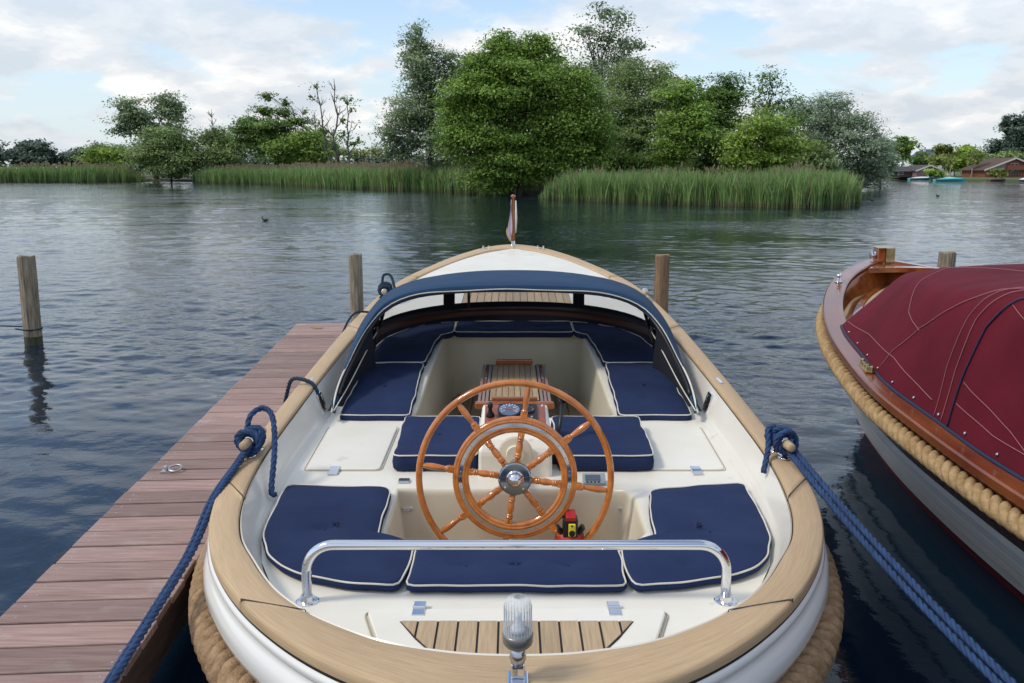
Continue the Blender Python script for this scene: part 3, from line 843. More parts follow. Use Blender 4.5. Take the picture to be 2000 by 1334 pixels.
# ------------------------------------------------------------------ reeds
def reeds(name, label, line, depth, n, h, w, seed, lean=(0.0, 0.0), plume=.05, basefrac=.25):
    rng = np.random.default_rng(seed)
    P = resample([(x, y, 0) for x, y in line], .5)
    m = len(P)
    i = rng.uniform(0, m - 1.001, n); k = i.astype(int); f = (i - k)[:, None]
    B = P[k] * (1 - f) + P[k + 1] * f
    dd = P[k + 1] - P[k]; nr = np.stack([-dd[:, 1], dd[:, 0]], 1); nr /= np.linalg.norm(nr, axis=1)[:, None]
    nr *= np.where(nr[:, 1:2] < 0, -1, 1)
    dep = rng.random(n) ** 1.3
    wob = .8 * np.sin(i * 1.3) + .7 * np.sin(i * .43 + 1) + .5 * np.sin(i * 2.9)
    B[:, :2] += nr * (dep * depth + wob * .35)[:, None]
    B[:, 2] = -.05
    clump = .5 + .5 * np.sin(B[:, 0] * 2.1 + np.sin(B[:, 1] * 1.7) * 2) * np.sin(B[:, 0] * .57 + 2)
    ends_ = np.minimum(1, .32 + np.minimum(i, m - 1 - i) * .5 / 4.5 * rng.uniform(.5, 1.6, n))
    H = ends_ * h * (.72 + .2 * clump + .12 * dep) * rng.uniform(.60, 1.16, n)
    a = rng.uniform(0, 2 * PI, n)
    bend = np.stack([np.cos(a), np.sin(a) * .6], 1) * rng.uniform(.05, .34, n)[:, None] * H[:, None] + np.array(lean) * H[:, None]
    wa = rng.uniform(0, PI, n)
    wd = np.stack([np.cos(wa), np.sin(wa), np.zeros(n)], 1)
    wd[:, 0] = np.sign(wd[:, 0]) * np.maximum(abs(wd[:, 0]), .5)
    ts = [0, .16, .55, .84, 1.0]; ws = [.6, .8, 1.0, .6, .08]
    V = np.zeros((n, 10, 3)); T = np.zeros((n, 10))
    tone = np.clip(rng.normal(.45, .2, n) + .18 * (clump - .5), 0, 1)
    for j, (t, q) in enumerate(zip(ts, ws)):
        c = B.copy()
        c[:, :2] += bend * t ** 2.2
        c[:, 2] += H * (t - .10 * t ** 3 * (np.linalg.norm(bend, axis=1) / H * 4))
        V[:, 2 * j] = c - wd * (w * q * .5); V[:, 2 * j + 1] = c + wd * (w * q * .5)
        T[:, 2 * j] = T[:, 2 * j + 1] = tone
    base = np.arange(n)[:, None] * 10
    F = np.concatenate([base + np.array([[2 * j, 2 * j + 1, 2 * j + 3, 2 * j + 2]]) for j in range(1, 4)])
    dead = rng.random(n) < .08
    FD = np.concatenate([base[dead] + np.array([[2 * j, 2 * j + 1, 2 * j + 3, 2 * j + 2]]) for j in range(0, 4)])
    F = np.concatenate([base[~dead] + np.array([[2 * j, 2 * j + 1, 2 * j + 3, 2 * j + 2]]) for j in range(1, 4)])
    F0 = base[~dead] + np.array([[0, 1, 3, 2]])
    t = mk(name, V.reshape(-1, 3), F, M['reed'], tone=T.ravel(), org=(B[:, 0].mean(), B[:, 1].mean(), 0))
    tag(t, label, 'reeds', kind='stuff')
    s_ = mk('reed_stems', V.reshape(-1, 3), F0, M['reedbase'], t, tone=T.ravel())
    s_['kind'] = 'stuff'
    d2_ = mk('dead_reed_stems', V.reshape(-1, 3), FD, M['plume'], t, tone=T.ravel())
    d2_['kind'] = 'stuff'
    if plume:
        q = rng.choice(n, int(n * plume), replace=False)
        q = q[dep[q] > .35]
        c = V[q, 8]
        k = 5
        C = np.repeat(c, k, 0) + rng.normal(size=(len(c) * k, 3)) * np.array([w * .9, w * .9, h * .035]) + np.array([0, 0, h * .03])
        r = w * .9
        m2 = len(C)
        dx = np.tile(np.array([[r, 0, 0]]), (m2, 1)); dz = np.tile(np.array([[0, 0, h * .045]]), (m2, 1))
        VV = np.stack([C - dx, C - dz, C + dx, C + dz], 1).reshape(-1, 3)
        pl = mk('reed_plumes', VV, np.arange(4 * m2).reshape(m2, 4), M['plume'], t, tone=np.repeat(rng.random(m2), 4))
        pl['kind'] = 'stuff'
reeds('reed_bed', 'dense green reed bed along the near edge of the island on the right',
      [(1.6, 61.2), (3.2, 58.6), (6.3, 53.96), (11.5, 49.4), (15.1, 46.3), (17.4, 46.6), (18.6, 48.5), (20.1, 53), (22.5, 62)], 4.2, 26000, 2.15, .045, 5, (-.03, 0), .035)
reeds('reed_bed', 'reed bed with tan plumes from the left bushes to the central tree',
      [(-52, 143), (-44, 133), (-33.7, 121.4), (-24, 105), (-15.7, 90.5), (-10, 83.5), (-5.9, 78.5), (-3.2, 74.2), (-.6, 70)], 6.5, 26000, 2.6, .075, 6, (.02, 0), .30)
reeds('reed_bed', 'flat-topped reed bed on the far left shore', [(-110, 144), (-86, 142), (-69, 142), (-60.5, 144.5)], 6, 13000, 2.9, .10, 7, (0, 0), .12)
# ------------------------------------------------------------------ the open tender in front of the camera
SHX = 0.014                                        # the boat lies a little right of the camera axis
def sheer(Y):
    t = max(0, (Y - 1.85) / 8.0)
    return .78 + .38 * t ** 1.4
def zseat(Y):                                      # level of the moulded side benches and thwart
    return interp(Y, [1.8, 3.4, 4.44, 6.6, 7.2], [.675, .685, .70, .865, .90])
OUT = [(0, 1.83), (.20, 1.855), (.37, 1.93), (.515, 2.025), (.655, 2.15), (.795, 2.31), (.915, 2.49), (1.01, 2.68), (1.09, 2.93), (1.143, 3.25), (1.16, 3.8), (1.172, 4.5), (1.172, 5.2),
       (1.165, 6.0), (1.135, 6.7), (1.085, 7.35), (.975, 7.97), (.745, 8.78), (.545, 9.34), (.29, 9.83), (0, 10.04)]
INN = [(0, 2.035), (.13, 2.042), (.25, 2.066), (.35, 2.097), (.452, 2.15), (.588, 2.245), (.722, 2.385), (.838, 2.57), (.935, 2.76), (1.01, 3.05), (1.058, 3.5), (1.071, 4.2), (1.070, 5.05),
       (1.050, 5.85), (1.008, 6.6), (.968, 7.28), (.877, 7.93), (.625, 8.68), (.445, 9.10), (.235, 9.44), (0, 9.57)]
K = 8
def half_smooth(P):
    C = P + [(-x, y) for x, y in P[-2:0:-1]]
    return np.array(catmull(C, K, True))[:(len(P) - 1) * K + 1]
OUTS = half_smooth(OUT); INNS = half_smooth(INN)
OUTS[:, 0] = np.maximum(OUTS[:, 0], 0); INNS[:, 0] = np.maximum(INNS[:, 0], 0)
OUTS[0, 0] = OUTS[-1, 0] = INNS[0, 0] = INNS[-1, 0] = 0
NP_ = len(OUTS)
def full(C):                                       # closed outline, right side then mirrored left side
    L_ = [(x, y) for x, y in C]
    return L_ + [(-x, y) for x, y in L_[-2:0:-1]]
OUTF = np.array(full(OUTS)); INNF = np.array(full(INNS))
def innw(Y):                                       # half width of the inner edge forward of Y=2.8
    return float(np.interp(Y, INNS[:, 1], INNS[:, 0]))

boat = thing('open_tender', 'white open tender with teak gunwale, navy cushions and big wooden wheel beside the jetty', 'boat', (0, 5.9, 0), 'moored boats')
boat.location.x = SHX

def normals2(C):
    n = len(C)
    R = []
    for i in range(n):
        t = C[(i + 1) % n] - C[(i - 1) % n]
        t = t / max(1e-9, np.linalg.norm(t))
        R.append((t[1], -t[0]))
    return np.array(R)
ON = normals2(OUTF)
def ring(off, dz, sx=1, sy=1, zfix=None):
    P = OUTF + ON * off
    out = []
    for (x, y), (x0, y0) in zip(P, OUTF):
        z = sheer(y0) + dz
        if zfix is not None:
            z = zfix
        out.append((x * sx, 6.2 + (y - 6.2) * sy, z))
    return out
# hull shell: moulded rubbing band, knuckle, topsides down past the waterline
prof = [ring(-.055, -.046), ring(-.004, -.046), ring(.004, -.052), ring(.008, -.062), ring(.004, -.074), ring(-.006, -.082), ring(.010, -.095), ring(.024, -.125), ring(.027, -.160), ring(.018, -.190),
        ring(-.010, -.205), ring(-.03, -.26)]
r2 = ring(-.05, -.42)
prof.append(r2)
prof.append([(x * .93, 6.2 + (y - 6.2) * .975, .22) for x, y, z in ring(-.05, 0)])
prof.append([(x * .84, 6.2 + (y - 6.2) * .94, .0) for x, y, z in ring(-.06, 0)])
prof.append([(x * .60, 6.2 + (y - 6.2) * .90, -.25) for x, y, z in ring(-.06, 0)])
b = MB(); b.grid([[p[i] for i in range(len(OUTF))] for p in prof], closed=True)
b.mk('hull', M['hull'], boat, smooth=True)

# black bedding line just under the teak, seen outside and inside
b = MB(); b.grid([ring(-.06, -.0455), ring(-.0015, -.0455), ring(-.0015, -.036), ring(-.02, -.036)], closed=True)
b.mk('bedding_line', M['caulk'], boat)
IN_N = normals2(INNF)
def iring(off, dz):
    return [(x + nx * off, y + ny * off, sheer(y) + dz - (.03 if y > 6.8 else 0)) for (x, y), (nx, ny) in zip(INNF, IN_N)]
b = MB(); b.grid([iring(-.0005, -.012), iring(-.0035, -.010), iring(-.004, -.04)], closed=True)
b.mk('inner_bedding_line', M['caulk'], boat)

# teak gunwale in separate lengths with tight butt joints
def rail_plank(i0, i1, side, z0=0):
    n = i1 - i0 + 1
    G = []
    for i in range(i0, i1 + 1):
        o_, n_ = OUTS[i].copy(), INNS[i].copy()
        if i == i0 and i0 > 0:
            o_ += (lambda v: v / np.linalg.norm(v) * .0075)(OUTS[i + 1] - OUTS[i]); n_ += (lambda v: v / np.linalg.norm(v) * .0075)(INNS[i + 1] - INNS[i])
        d = (n_ - o_); w = np.linalg.norm(d); d = d / w
        zs = sheer((o_[1] + n_[1]) / 2)
        row = []
        for s_, dz in ((0.0, -.036), (-.001, -.012), (.006, -.003), (.018, 0), (w * .35, .002), (w * .65, .002), (w - .014, .0), (w - .005, -.003), (w - .001, -.010), (w - .001, -.040)):
            p = o_ + d * s_
            row.append((p[0] * side, p[1], zs + dz + z0))
        G.append(row)
    m_ = MB(); m_.grid(G if side < 0 else [r for r in G])
    if i0 > 0:
        o0_, n0_ = OUTS[i0], INNS[i0]; t0_ = (OUTS[i0 + 1] - OUTS[i0]); t0_ = t0_ / np.linalg.norm(t0_); z_ = sheer((o0_[1] + n0_[1]) / 2)
        d0_ = (n0_ - o0_); d0_ = d0_ / np.linalg.norm(d0_)
        q_ = [o0_ + d0_ * .004 - t0_ * .0005, o0_ + d0_ * .004 + t0_ * .008, n0_ - d0_ * .003 + t0_ * .008, n0_ - d0_ * .003 - t0_ * .0005]
        MB().add([(p[0] * side, p[1], z_ + .0026) for p in q_] + [(p[0] * side, p[1], z_ - .03) for p in q_], [(0, 1, 2, 3), (0, 4, 5, 1), (2, 6, 7, 3)]).mk('joint_caulk', M['caulk'], boat)
    k = len(G[0])
    m_.F.append(tuple(range(k))); m_.F.append(tuple((n - 1) * k + j for j in range(k)))
    o = m_.mk('gunwale_plank', M['teak'], boat, uv=True)
    me = o.data
    for p in me.polygons:
        p.use_smooth = len(p.vertices) == 4
    return o
JOINTS = [0, 40, 72, 104, 128, NP_ - 1]
for sd in (1, -1):
    for a, c_ in zip(JOINTS[:-1], JOINTS[1:]):
        rail_plank(a, c_, sd, 0.0)

# white inner coaming falling from the gunwale to the benches
def wallrow(k, f):
    """f 0 at the top, 1 at bench level"""
    x, y = INNF[k]; nx, ny = IN_N[k]
    zt = sheer(y) - .010; zb = zseat(y)
    h = max(.02, zt - zb)
    z = zt + (zb - zt) * f
    side = abs(nx)
    off = -.008 - h * (.10 + .28 * side) * f
    if f > .8: off -= (f - .8) * .10 * side
    return (x + nx * off, y + ny * off, z)
FR = [0, .03, .25, .5, .7, .82, .9, .96, 1.0]
idx = [k for k in range(len(INNF)) if INNF[k][1] < 6.62]
idx = [k for k in idx if k > len(INNF) // 2] + [k for k in idx if k <= len(INNF) // 2]
b = MB(); b.grid([[wallrow(k, f) for k in idx] for f in FR])
b.grid([[(lambda p: (p[0], p[1], p[2] + .004))(wallrow(k, 0)) for k in idx], [(INNF[k][0] + IN_N[k][0] * -.002, INNF[k][1] + IN_N[k][1] * -.002, sheer(INNF[k][1]) - .012) for k in idx]])
b.mk('coaming', M['gelcoat'], boat, smooth=True)
BENCH = [wallrow(k, 1.0)[:2] for k in idx]          # bench level outline

# bench and thwart moulding with two wells
WELL_A = [(-.50, 3.47), (-.49, 2.95), (-.44, 2.91), (.44, 2.91), (.49, 2.95), (.50, 3.47)]
WELL_F = [(-.545, 4.47), (-.53, 5.4), (-.50, 6.15), (-.44, 6.30), (-.25, 6.36), (.25, 6.36), (.44, 6.30), (.50, 6.15), (.53, 5.4), (.545, 4.47)]
def inside(p, poly):
    x, y = p; r = False
    for i in range(len(poly)):
        (x1, y1), (x2, y2) = poly[i], poly[i - 1]
        if (y1 > y) != (y2 > y) and x < (x2 - x1) * (y - y1) / (y2 - y1) + x1:
            r = not r
    return r
def sheet_with_holes(outer, holes, zf, dens=.12):
    pts = []; edges = []
    def loop(pl):
        b0 = len(pts)
        q = resample([(x, y, 0) for x, y in pl], dens, True)[:, :2]
        pts.extend([Vector(v) for v in q])
        n = len(q)
        edges.extend([(b0 + i, b0 + (i + 1) % n) for i in range(n)])
        return [tuple(v) for v in q]
    ol = loop(outer); hl = [loop(h) for h in holes]
    xs_ = [p[0] for p in ol]; ys_ = [p[1] for p in ol]
    y = min(ys_) + dens / 2
    while y < max(ys_):
        x = min(xs_) + dens / 2
        while x < max(xs_):
            if inside((x, y), ol) and not any(inside((x, y), h) for h in hl):
                pts.append(Vector((x, y)))
            x += dens
        y += dens
    r = delaunay_2d_cdt(pts, edges, [], 0, 1e-5)
    V = [(v.x, v.y, zf(v.x, v.y)) for v in r[0]]
    F = []
    for f in r[2]:
        cx = sum(r[0][i].x for i in f) / len(f); cy = sum(r[0][i].y for i in f) / len(f)
        if inside((cx, cy), ol) and not any(inside((cx, cy), h) for h in hl):
            F.append(tuple(f))
    return V, F, hl
V, F, HL = sheet_with_holes([tuple(p) for p in BENCH], [WELL_A, WELL_F], lambda x, y: zseat(y), .16)
b = MB(); b.add(V, F)
for k, (h, fl, shr) in enumerate(zip(HL, (.30, .36), (.90, .92))):
    h = np.array(h); n_ = len(h); c0 = h.mean(axis=0)
    nn = normals2(h); sgn = 1 if np.sum((h - c0) * nn) > 0 else -1
    nn = -nn * sgn                                    # towards the inside of the well
    G = []
    for off, dz in ((0, 0), (.004, -.001), (.010, -.006), (.014, -.014), (.016, -.03)):
        G.append([(h[i][0] + nn[i][0] * off, h[i][1] + nn[i][1] * off, zseat(h[i][1]) + dz) for i in range(n_)])
    for f in (.25, .5, .75, .88, .95, 1):
        s_ = 1 - (1 - shr) * (f + (.25 * max(0, f - .75)))
        G.append([(c0[0] + (h[i][0] - c0[0]) * s_ + nn[i][0] * .016, c0[1] + (h[i][1] - c0[1]) * (1 - (1 - s_) * .5) + nn[i][1] * .016,
                   (zseat(h[i][1]) - .03) * (1 - f) + fl * f) for i in range(n_)])
    b.grid(G, closed=True)
    z = [g for g in G[-1]]
    bb = len(b.V); b.V += z; b.U += [(0, 0)] * len(z); b.F.append(tuple(range(bb, bb + len(z))))
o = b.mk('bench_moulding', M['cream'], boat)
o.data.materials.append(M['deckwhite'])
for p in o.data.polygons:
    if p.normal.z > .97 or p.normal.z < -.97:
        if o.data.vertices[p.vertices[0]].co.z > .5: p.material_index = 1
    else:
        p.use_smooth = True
# teak floor slats in the wells
for (x0, x1, y0, y1, fz) in ((-.44, .45, 4.62, 6.22, .36), (-.36, .36, 2.98, 3.40, .30)):
    x = x0
    while x < x1 - .04:
        m_ = MB(); m_.box(x, x + .068, y0, y1, fz + .003, fz + .018)
        m_.mk('floor_slat', M['teakdeck'], boat, bevel=.002)
        x += .074

# locker lids on the thwart, their hinges, catches and the flush aft hatch
def lid(pts, z, th, name='locker_lid', m=None, r=.03):
    q = round_poly(pts, r, 5)
    n_ = len(q); nn = normals2(np.array(q)); c0 = np.mean(q, axis=0)
    sg = 1 if np.sum((np.array(q) - c0) * nn) > 0 else -1
    G = [[(q[i][0], q[i][1], zseat(q[i][1]) + z) for i in range(n_)],
         [(q[i][0], q[i][1], zseat(q[i][1]) + z + th - .003) for i in range(n_)],
         [(q[i][0] - sg * nn[i][0] * .004, q[i][1] - sg * nn[i][1] * .004, zseat(q[i][1]) + z + th) for i in range(n_)]]
    m_ = MB(); m_.grid(G, closed=True)
    bb = len(m_.V); m_.V += G[-1]; m_.U += [(0, 0)] * n_
    m_.F.append(tuple(range(bb, bb + n_)))
    return m_.mk(name, m or M['deckwhite'], boat)
def round_poly(P, r, n=4):
    P = [np.array(p, float) for p in P]; out = []
    m_ = len(P)
    for i in range(m_):
        a, c_, d = P[i - 1], P[i], P[(i + 1) % m_]
        u = (a - c_); v = (d - c_)
        lu, lv = np.linalg.norm(u), np.linalg.norm(v)
        rr = min(r, lu * .45, lv * .45)
        p0 = c_ + u / lu * rr; p1 = c_ + v / lv * rr
        for k in range(n + 1):
            t = k / n
            out.append((1 - t) ** 2 * p0 + 2 * t * (1 - t) * c_ + t * t * p1)
    return out
def outline_line(pts, z, name, m, r=.0022, rr=.03):
    q = round_poly(pts, rr, 5)
    m_ = MB(); m_.tube([(p[0], p[1], zseat(p[1]) + z) for p in q], r, 4, closed=True)
    return m_.mk(name, m, boat)
M['seam'] = mat('dirty_seam', (.40, .34, .25), .8)
for s_ in (-1, 1):
    P_ = [(s_ * .60, 3.68), (s_ * .93, 3.68), (s_ * .95, 4.30), (s_ * .60, 4.30)]
    lid(P_, .0005, .008)
    outline_line([(s_ * .592, 3.672), (s_ * .938, 3.672), (s_ * .958, 4.308), (s_ * .592, 4.308)], .001, 'lid_seam', M['seam'])
    # raised tray edge round the lid
    m_ = MB()
    hz = zseat(3.65)
    for dy, zz in ((-.022, .006), (.022, .010)):
        m_.box(s_ * .80 - .022, s_ * .80 + .022, 3.66 + dy - .020, 3.66 + dy + .020, hz + .002, hz + zz + .004)
    m_.tube([(s_ * .80 - .022, 3.66, hz + .010), (s_ * .80 + .022, 3.66, hz + .010)], .006, 8)
    m_.mk('hinge', M['chrome'], boat, bevel=.002)
    # little cream pull on the thwart face
    m_ = MB(); m_.obox((s_ * .565, 3.474, .585), (1, 0, 0), (0, 1, 0), (0, 0, 1), .020, .006, .006)
    m_.obox((s_ * .550, 3.468, .585), (1, 0, 0), (0, 1, 0), (0, 0, 1), .004, .004, .004); m_.obox((s_ * .580, 3.468, .585), (1, 0, 0), (0, 1, 0), (0, 0, 1), .004, .004, .004)
# seat fronts of the aft benches carry two small pulls
for s_ in (-1, 1):
    m_ = MB(); m_.obox((s_ * .455, 3.452, .600), (1, 0, 0), (0, 1, 0), (0, 0, 1), .024, .005, .008)
    m_.mk('catch', M['trimwhite'], boat, bevel=.002)
    m_ = MB()
    for q in (-1, 1): m_.lathe((s_ * .455 + q * .017, 3.446, .600), (0, -1, 0), [(0, .0035), (.002, .0035)], 8)
    m_.mk('catch_screws', M['seam'], boat)
m_ = MB(); m_.box(-.50, -.452, 3.52, 3.56, zseat(3.5) + .001, zseat(3.5) + .012); m_.mk('cushion_clip', M['steel'], boat, bevel=.003)

# flush hatch with laid teak on the aft deck
za = .7
HZ = zseat(2.2) + .004
lid([(-.455, 2.43), (-.36, 2.15), (.36, 2.15), (.455, 2.43)], .001, .016, 'hatch', r=.035)
outline_line([(-.465, 2.436), (-.365, 2.14), (.365, 2.14), (.465, 2.436)], .003, 'hatch_seam', M['seam'], .003, .04)
m_ = MB(); q = [(-.345, 2.352), (.345, 2.352), (.290, 2.255), (.235, 2.178), (.20, 2.152), (-.20, 2.152), (-.235, 2.178), (-.29, 2.255)]
m_.add([(x, y, HZ + .0145) for x, y in q], [tuple(range(8))[::-1]])
m_.mk('hatch_caulking', M['caulk'], boat)
xk = -.345; pw = .0525; gp = .0065
def hatch_side(y):                                   # half width of the teak field at y
    return interp(y, [2.152, 2.178, 2.255, 2.352], [.20, .232, .285, .338])
while xk < .34:
    a, c_ = max(xk, -.338), min(xk + pw, .338)
    ys_ = [interp(abs(v), [0, .20, .232, .285, .338], [2.153, 2.153, 2.18, 2.257, 2.345]) for v in (a, c_)]
    if c_ - a > .01:
        m_ = MB()
        z0, z1 = HZ + .0150, HZ + .0185
        V = [(a, ys_[0], z0), (c_, ys_[1], z0), (c_, 2.349, z0), (a, 2.349, z0), (a, ys_[0], z1), (c_, ys_[1], z1), (c_, 2.349, z1), (a, 2.349, z1)]
        m_.add(V, [(0, 3, 2, 1), (4, 5, 6, 7), (0, 1, 5, 4), (1, 2, 6, 5), (2, 3, 7, 6), (3, 0, 4, 7)])
        m_.mk('hatch_slat', M['teakdeck'], boat)
    xk += pw + gp
for s_ in (-1, 1):
    m_ = MB(); x = s_ * .295
    for y0, y1 in ((2.385, 2.424), (2.430, 2.468)):
        V = [(x - .020, y0, HZ + .013), (x + .020, y0, HZ + .013), (x + .020, y1, HZ + .013), (x - .020, y1, HZ + .013)]
        m_.box(x - .019, x + .019, y0, y1, HZ - .003 if y0 > 2.42 else HZ + .012, HZ + .019)
    m_.tube([(x - .02, 2.427, HZ + .019), (x + .02, 2.427, HZ + .019)], .0055, 8)
    m_.mk('hatch_hinge', M['chrome'], boat, bevel=.002)

# ---- rope fender round the hull
def fender_path():
    P = []
    for k in range(len(OUTF)):
        x, y = OUTF[k]; nx, ny = ON[k]
        if y > 9.7: continue
        dz = -.27 - .06 * max(0, 1 - abs(x) / .7) * (1 if y < 3 else 0)
        P.append((k, (x + nx * .022, y + ny * .012, sheer(y) + dz)))
    ks = [p for p in P if p[0] > len(OUTF) // 2] + [p for p in P if p[0] <= len(OUTF) // 2]
    return [p[1] for p in ks]
FP = fender_path()
# the stern length is thick, the side length the same rope carried forward
V, F = rope_mesh([p for p in FP], .063, .165, n=9, strands=3, seg=12, fill=.49)
mk('rope_fender', V, F, M['rope'], boat, smooth=True)

# ---- stern handrail
def arc(c, r, a0, a1, n, ax, ay):
    c = Vector(c); ax = Vector(ax); ay = Vector(ay)
    return [c + ax * r * math.cos(a0 + (a1 - a0) * k / n) + ay * r * math.sin(a0 + (a1 - a0) * k / n) for k in range(n + 1)]
rail = MB()
zd = zseat(2.5); zr = .872; xr = .652; rr = .085
P = [(-xr, 2.505, zd), (-xr + .004, 2.498, zr - rr)]
P += arc((-xr + rr + .006, 2.494, zr - rr), rr, PI, PI / 2, 10, (1, 0, 0), (0, 0, 1))
P += arc((xr - rr - .006, 2.494, zr - rr), rr, PI / 2, 0, 10, (1, 0, 0), (0, 0, 1))
P += [(xr, 2.505, zd)]
rail.tube(P, .0155, 16)
hr = rail.mk('stern_handrail', M['chrome'], boat, smooth=True)
for s_ in (-1, 1):
    m_ = MB(); m_.lathe((s_ * xr, 2.505, zd), (0, 0, 1), [(0, .036), (.003, .036), (.005, .033), (.006, .022), (.020, .0195), (.021, .0165)], 24)
    f = m_.mk('rail_foot', M['chrome'], hr, smooth=False)
    m_ = MB()
    for k in range(3):
        a = PI / 6 + 2 * PI * k / 3
        m_.lathe((s_ * xr + .027 * math.cos(a), 2.505 + .027 * math.sin(a), zd + .005), (0, 0, 1), [(0, .0042), (.0015, .0035)], 8)
    m_.mk('foot_screws', M['steel'], f)

# ---- stern light
sl = bpy.data.objects.new('stern_light', None)
LY = 1.915
m_ = MB(); m_.box(-.026, .026, LY - .03, LY + .03, .783, .792); m_.box(-.017, .017, LY - .012, LY + .012, .792, .832)
base_ = m_.mk('stern_light', M['chrome'], boat, bevel=.004)
m_ = MB(); m_.lathe((0, LY, .826), (0, 0, 1), [(0, .0165), (.012, .018), (.016, .0205), (.03, .0205), (.034, .018), (.046, .018)], 20)
m_.mk('light_stem', M['steel'], base_, smooth=True)
m_ = MB(); m_.lathe((0, LY, .870), (0, 0, 1), [(0, .019), (.006, .029), (.014, .0355), (.020, .0370), (.036, .0375), (.040, .0350)], 28)
m_.mk('light_collar', mat('grey_lamp_collar', (.22, .215, .20), .35, .6), base_, smooth=True)
G = []
nf = 60
for z, r in ((.906, .0345), (.93, .0338), (.96, .032), (.985, .0312), (.995, .029), (1.000, .022), (1.0015, .010)):
    G.append([((r + (.0012 if (k % 2) else -.0004) * (z < .99)) * math.cos(2 * PI * k / nf), LY + (r + (.0012 if (k % 2) else -.0004) * (z < .99)) * math.sin(2 * PI * k / nf), z) for k in range(nf)])
m_ = MB(); m_.grid(G, closed=True); bb = len(m_.V) - nf; m_.F.append(tuple(range(bb, bb + nf)))
m_.mk('light_lens', M['lens'], base_, smooth=True)
m_ = MB()
for k in range(26):
    a = 2 * PI * (k + .5) / 26
    dr = Vector((math.cos(a), math.sin(a), 0))
    m_.obox(Vector((0, LY, .944)) + dr * .0333, (0, 0, 1), dr.cross(Vector((0, 0, 1))), dr, .036, .0006, .0008)
rb_ = m_.mk('lens_ribs', mat('rib_glass', (.58, .61, .63), .15), base_); rb_['kind'] = 'stuff'
m_ = MB(); m_.lathe((0, LY, .914), (0, 0, 1), [(0, .02), (.01, .018), (.018, .010), (.04, .009), (.046, .006)], 14); m_.mk('bulb', mat('frosted_bulb', (.75, .78, .80), .3), base_, smooth=True)

# ---- foredeck
def fdz(x, y):
    w = max(.12, innw(y)); r = min(1, abs(x) / w)
    t_ = min(1, max(0, (y - 7.2) / 1.4)); return sheer(y) - .030 + .022 * t_ + .035 * (1 - .6 * t_) * (1 - r * r)
WS = [(0, 6.50), (.25, 6.49), (.5, 6.43), (.75, 6.27), (.90, 6.06), (.99, 5.80)]      # foot of the windscreen
pts = [tuple(p) for p in INNS if p[1] > 5.9]
right = [(x - .004, y) for x, y in pts]
outl = right + [(-x, y) for x, y in right[-2::-1]]
foot = [(-x, y) for x, y in WS[::-1]] + WS[1:]
outl = outl + foot
V, F, _ = sheet_with_holes(outl, [], fdz, .07)
o = MB().add(V, F).mk('foredeck', M['deckwhite'], boat)
for p in o.data.polygons: p.use_smooth = True
# laid teak between the windscreen and the white bow
tx = -.405
while tx < .40:
    G = []
    for k in range(9):
        y = 6.56 + (7.72 - .25 * abs(tx + .026) - 6.56) * k / 8
        G.append([(tx + d, y, fdz(tx, y) + dz) for d, dz in ((0, .001), (.0, .005), (.052, .005), (.052, .001))])
    m_ = MB(); m_.grid(G); m_.mk('foredeck_slat', M['teakdeck'], boat)
    tx += .0575
m_ = MB(); m_.grid([[(x, y, fdz(x, y) + .002) for x in (-.41, 0, .41)] for y in (6.55, 7.0, 7.62)]); m_.mk('foredeck_caulking', M['caulk'], boat)
# mahogany coaming below the windscreen
G = []
full_ws = [(-x, y) for x, y in WS[::-1]] + WS[1:]
fw = np.array(catmull(full_ws, 5))
b = MB(); b.grid([[(x, y - .012, fdz(x, y) + .010) for x, y in fw], [(x, y - .020, fdz(x, y) + .006) for x, y in fw], [(x * .99, y - .022, fdz(x, y) - .022) for x, y in fw], [(x * .985, y - .02, fdz(x, y) - .040) for x, y in fw]])
b.mk('windscreen_coaming', M['dimvarnish'], boat, smooth=True)
b = MB(); b.grid([[(x * .985, y - .018, fdz(x, y) - .036) for x, y in fw], [(x * .93, y - .02, zseat(y) - .02) for x, y in fw]])
b.mk('forward_bulkhead', M['hoodin'], boat, smooth=True)
# bow fairleads
for s_ in (-1, 1):
    m_ = MB(); cx, cy = s_ * .30, 9.58
    z = sheer(9.58)
    for q in (-.03, .03): m_.lathe((cx + q, cy - abs(q) * s_ * 0, z), (0, 0, 1), [(0, .014), (.006, .012), (.022, .008), (.034, .012), (.038, .006)], 10)
    m_.box(cx - .055, cx + .055, cy - .014, cy + .014, z, z + .006)
    m_.mk('bow_fairlead', M['chrome'], boat)
# flagstaff
FY = 9.86
m_ = MB(); m_.lathe((0, FY, sheer(FY) - .002), (0, 0, 1), [(0, .045), (.008, .043), (.012, .022), (.05, .020)], 16)
fs = m_.mk('flagstaff_socket', M['chrome'], boat, smooth=True)
m_ = MB(); m_.lathe((0, FY, sheer(FY) + .04), (0, 0, 1), [(0, .017), (.10, .019), (.35, .016), (.485, .013), (.49, .024), (.515, .027), (.525, .010)], 14)
m_.mk('flagstaff', M['varnish'], fs, smooth=True)
zt_ = sheer(FY) + .50
G = []
for i in range(14):
    f = i / 13
    w = .014 + .085 * min(1, max(0, (f - .28) / .5)) if f < .82 else .099 - (f - .82) * .42
    row = []
    for j in range(7):
        g = j / 6
        row.append((-.016 - w * g * .62 - .006 * math.sin(f * 6), FY - .02 + .028 * math.sin(g * 9 + f * 3) * g, zt_ - f * .36 - g * .09 * f + .02 * g * (1 - f)))
    G.append(row)
m_ = MB(); m_.grid(G)
fl = m_.mk('flag', M['flag'], fs, smooth=True)
e = [r[-1] for r in G[9:]] + G[-1][::-1]
m_ = MB(); m_.tube([(p[0] - .004, p[1], p[2] - .004) for p in e], .007, 5); m_.mk('flag_fringe', M['gold'], fl, smooth=True)
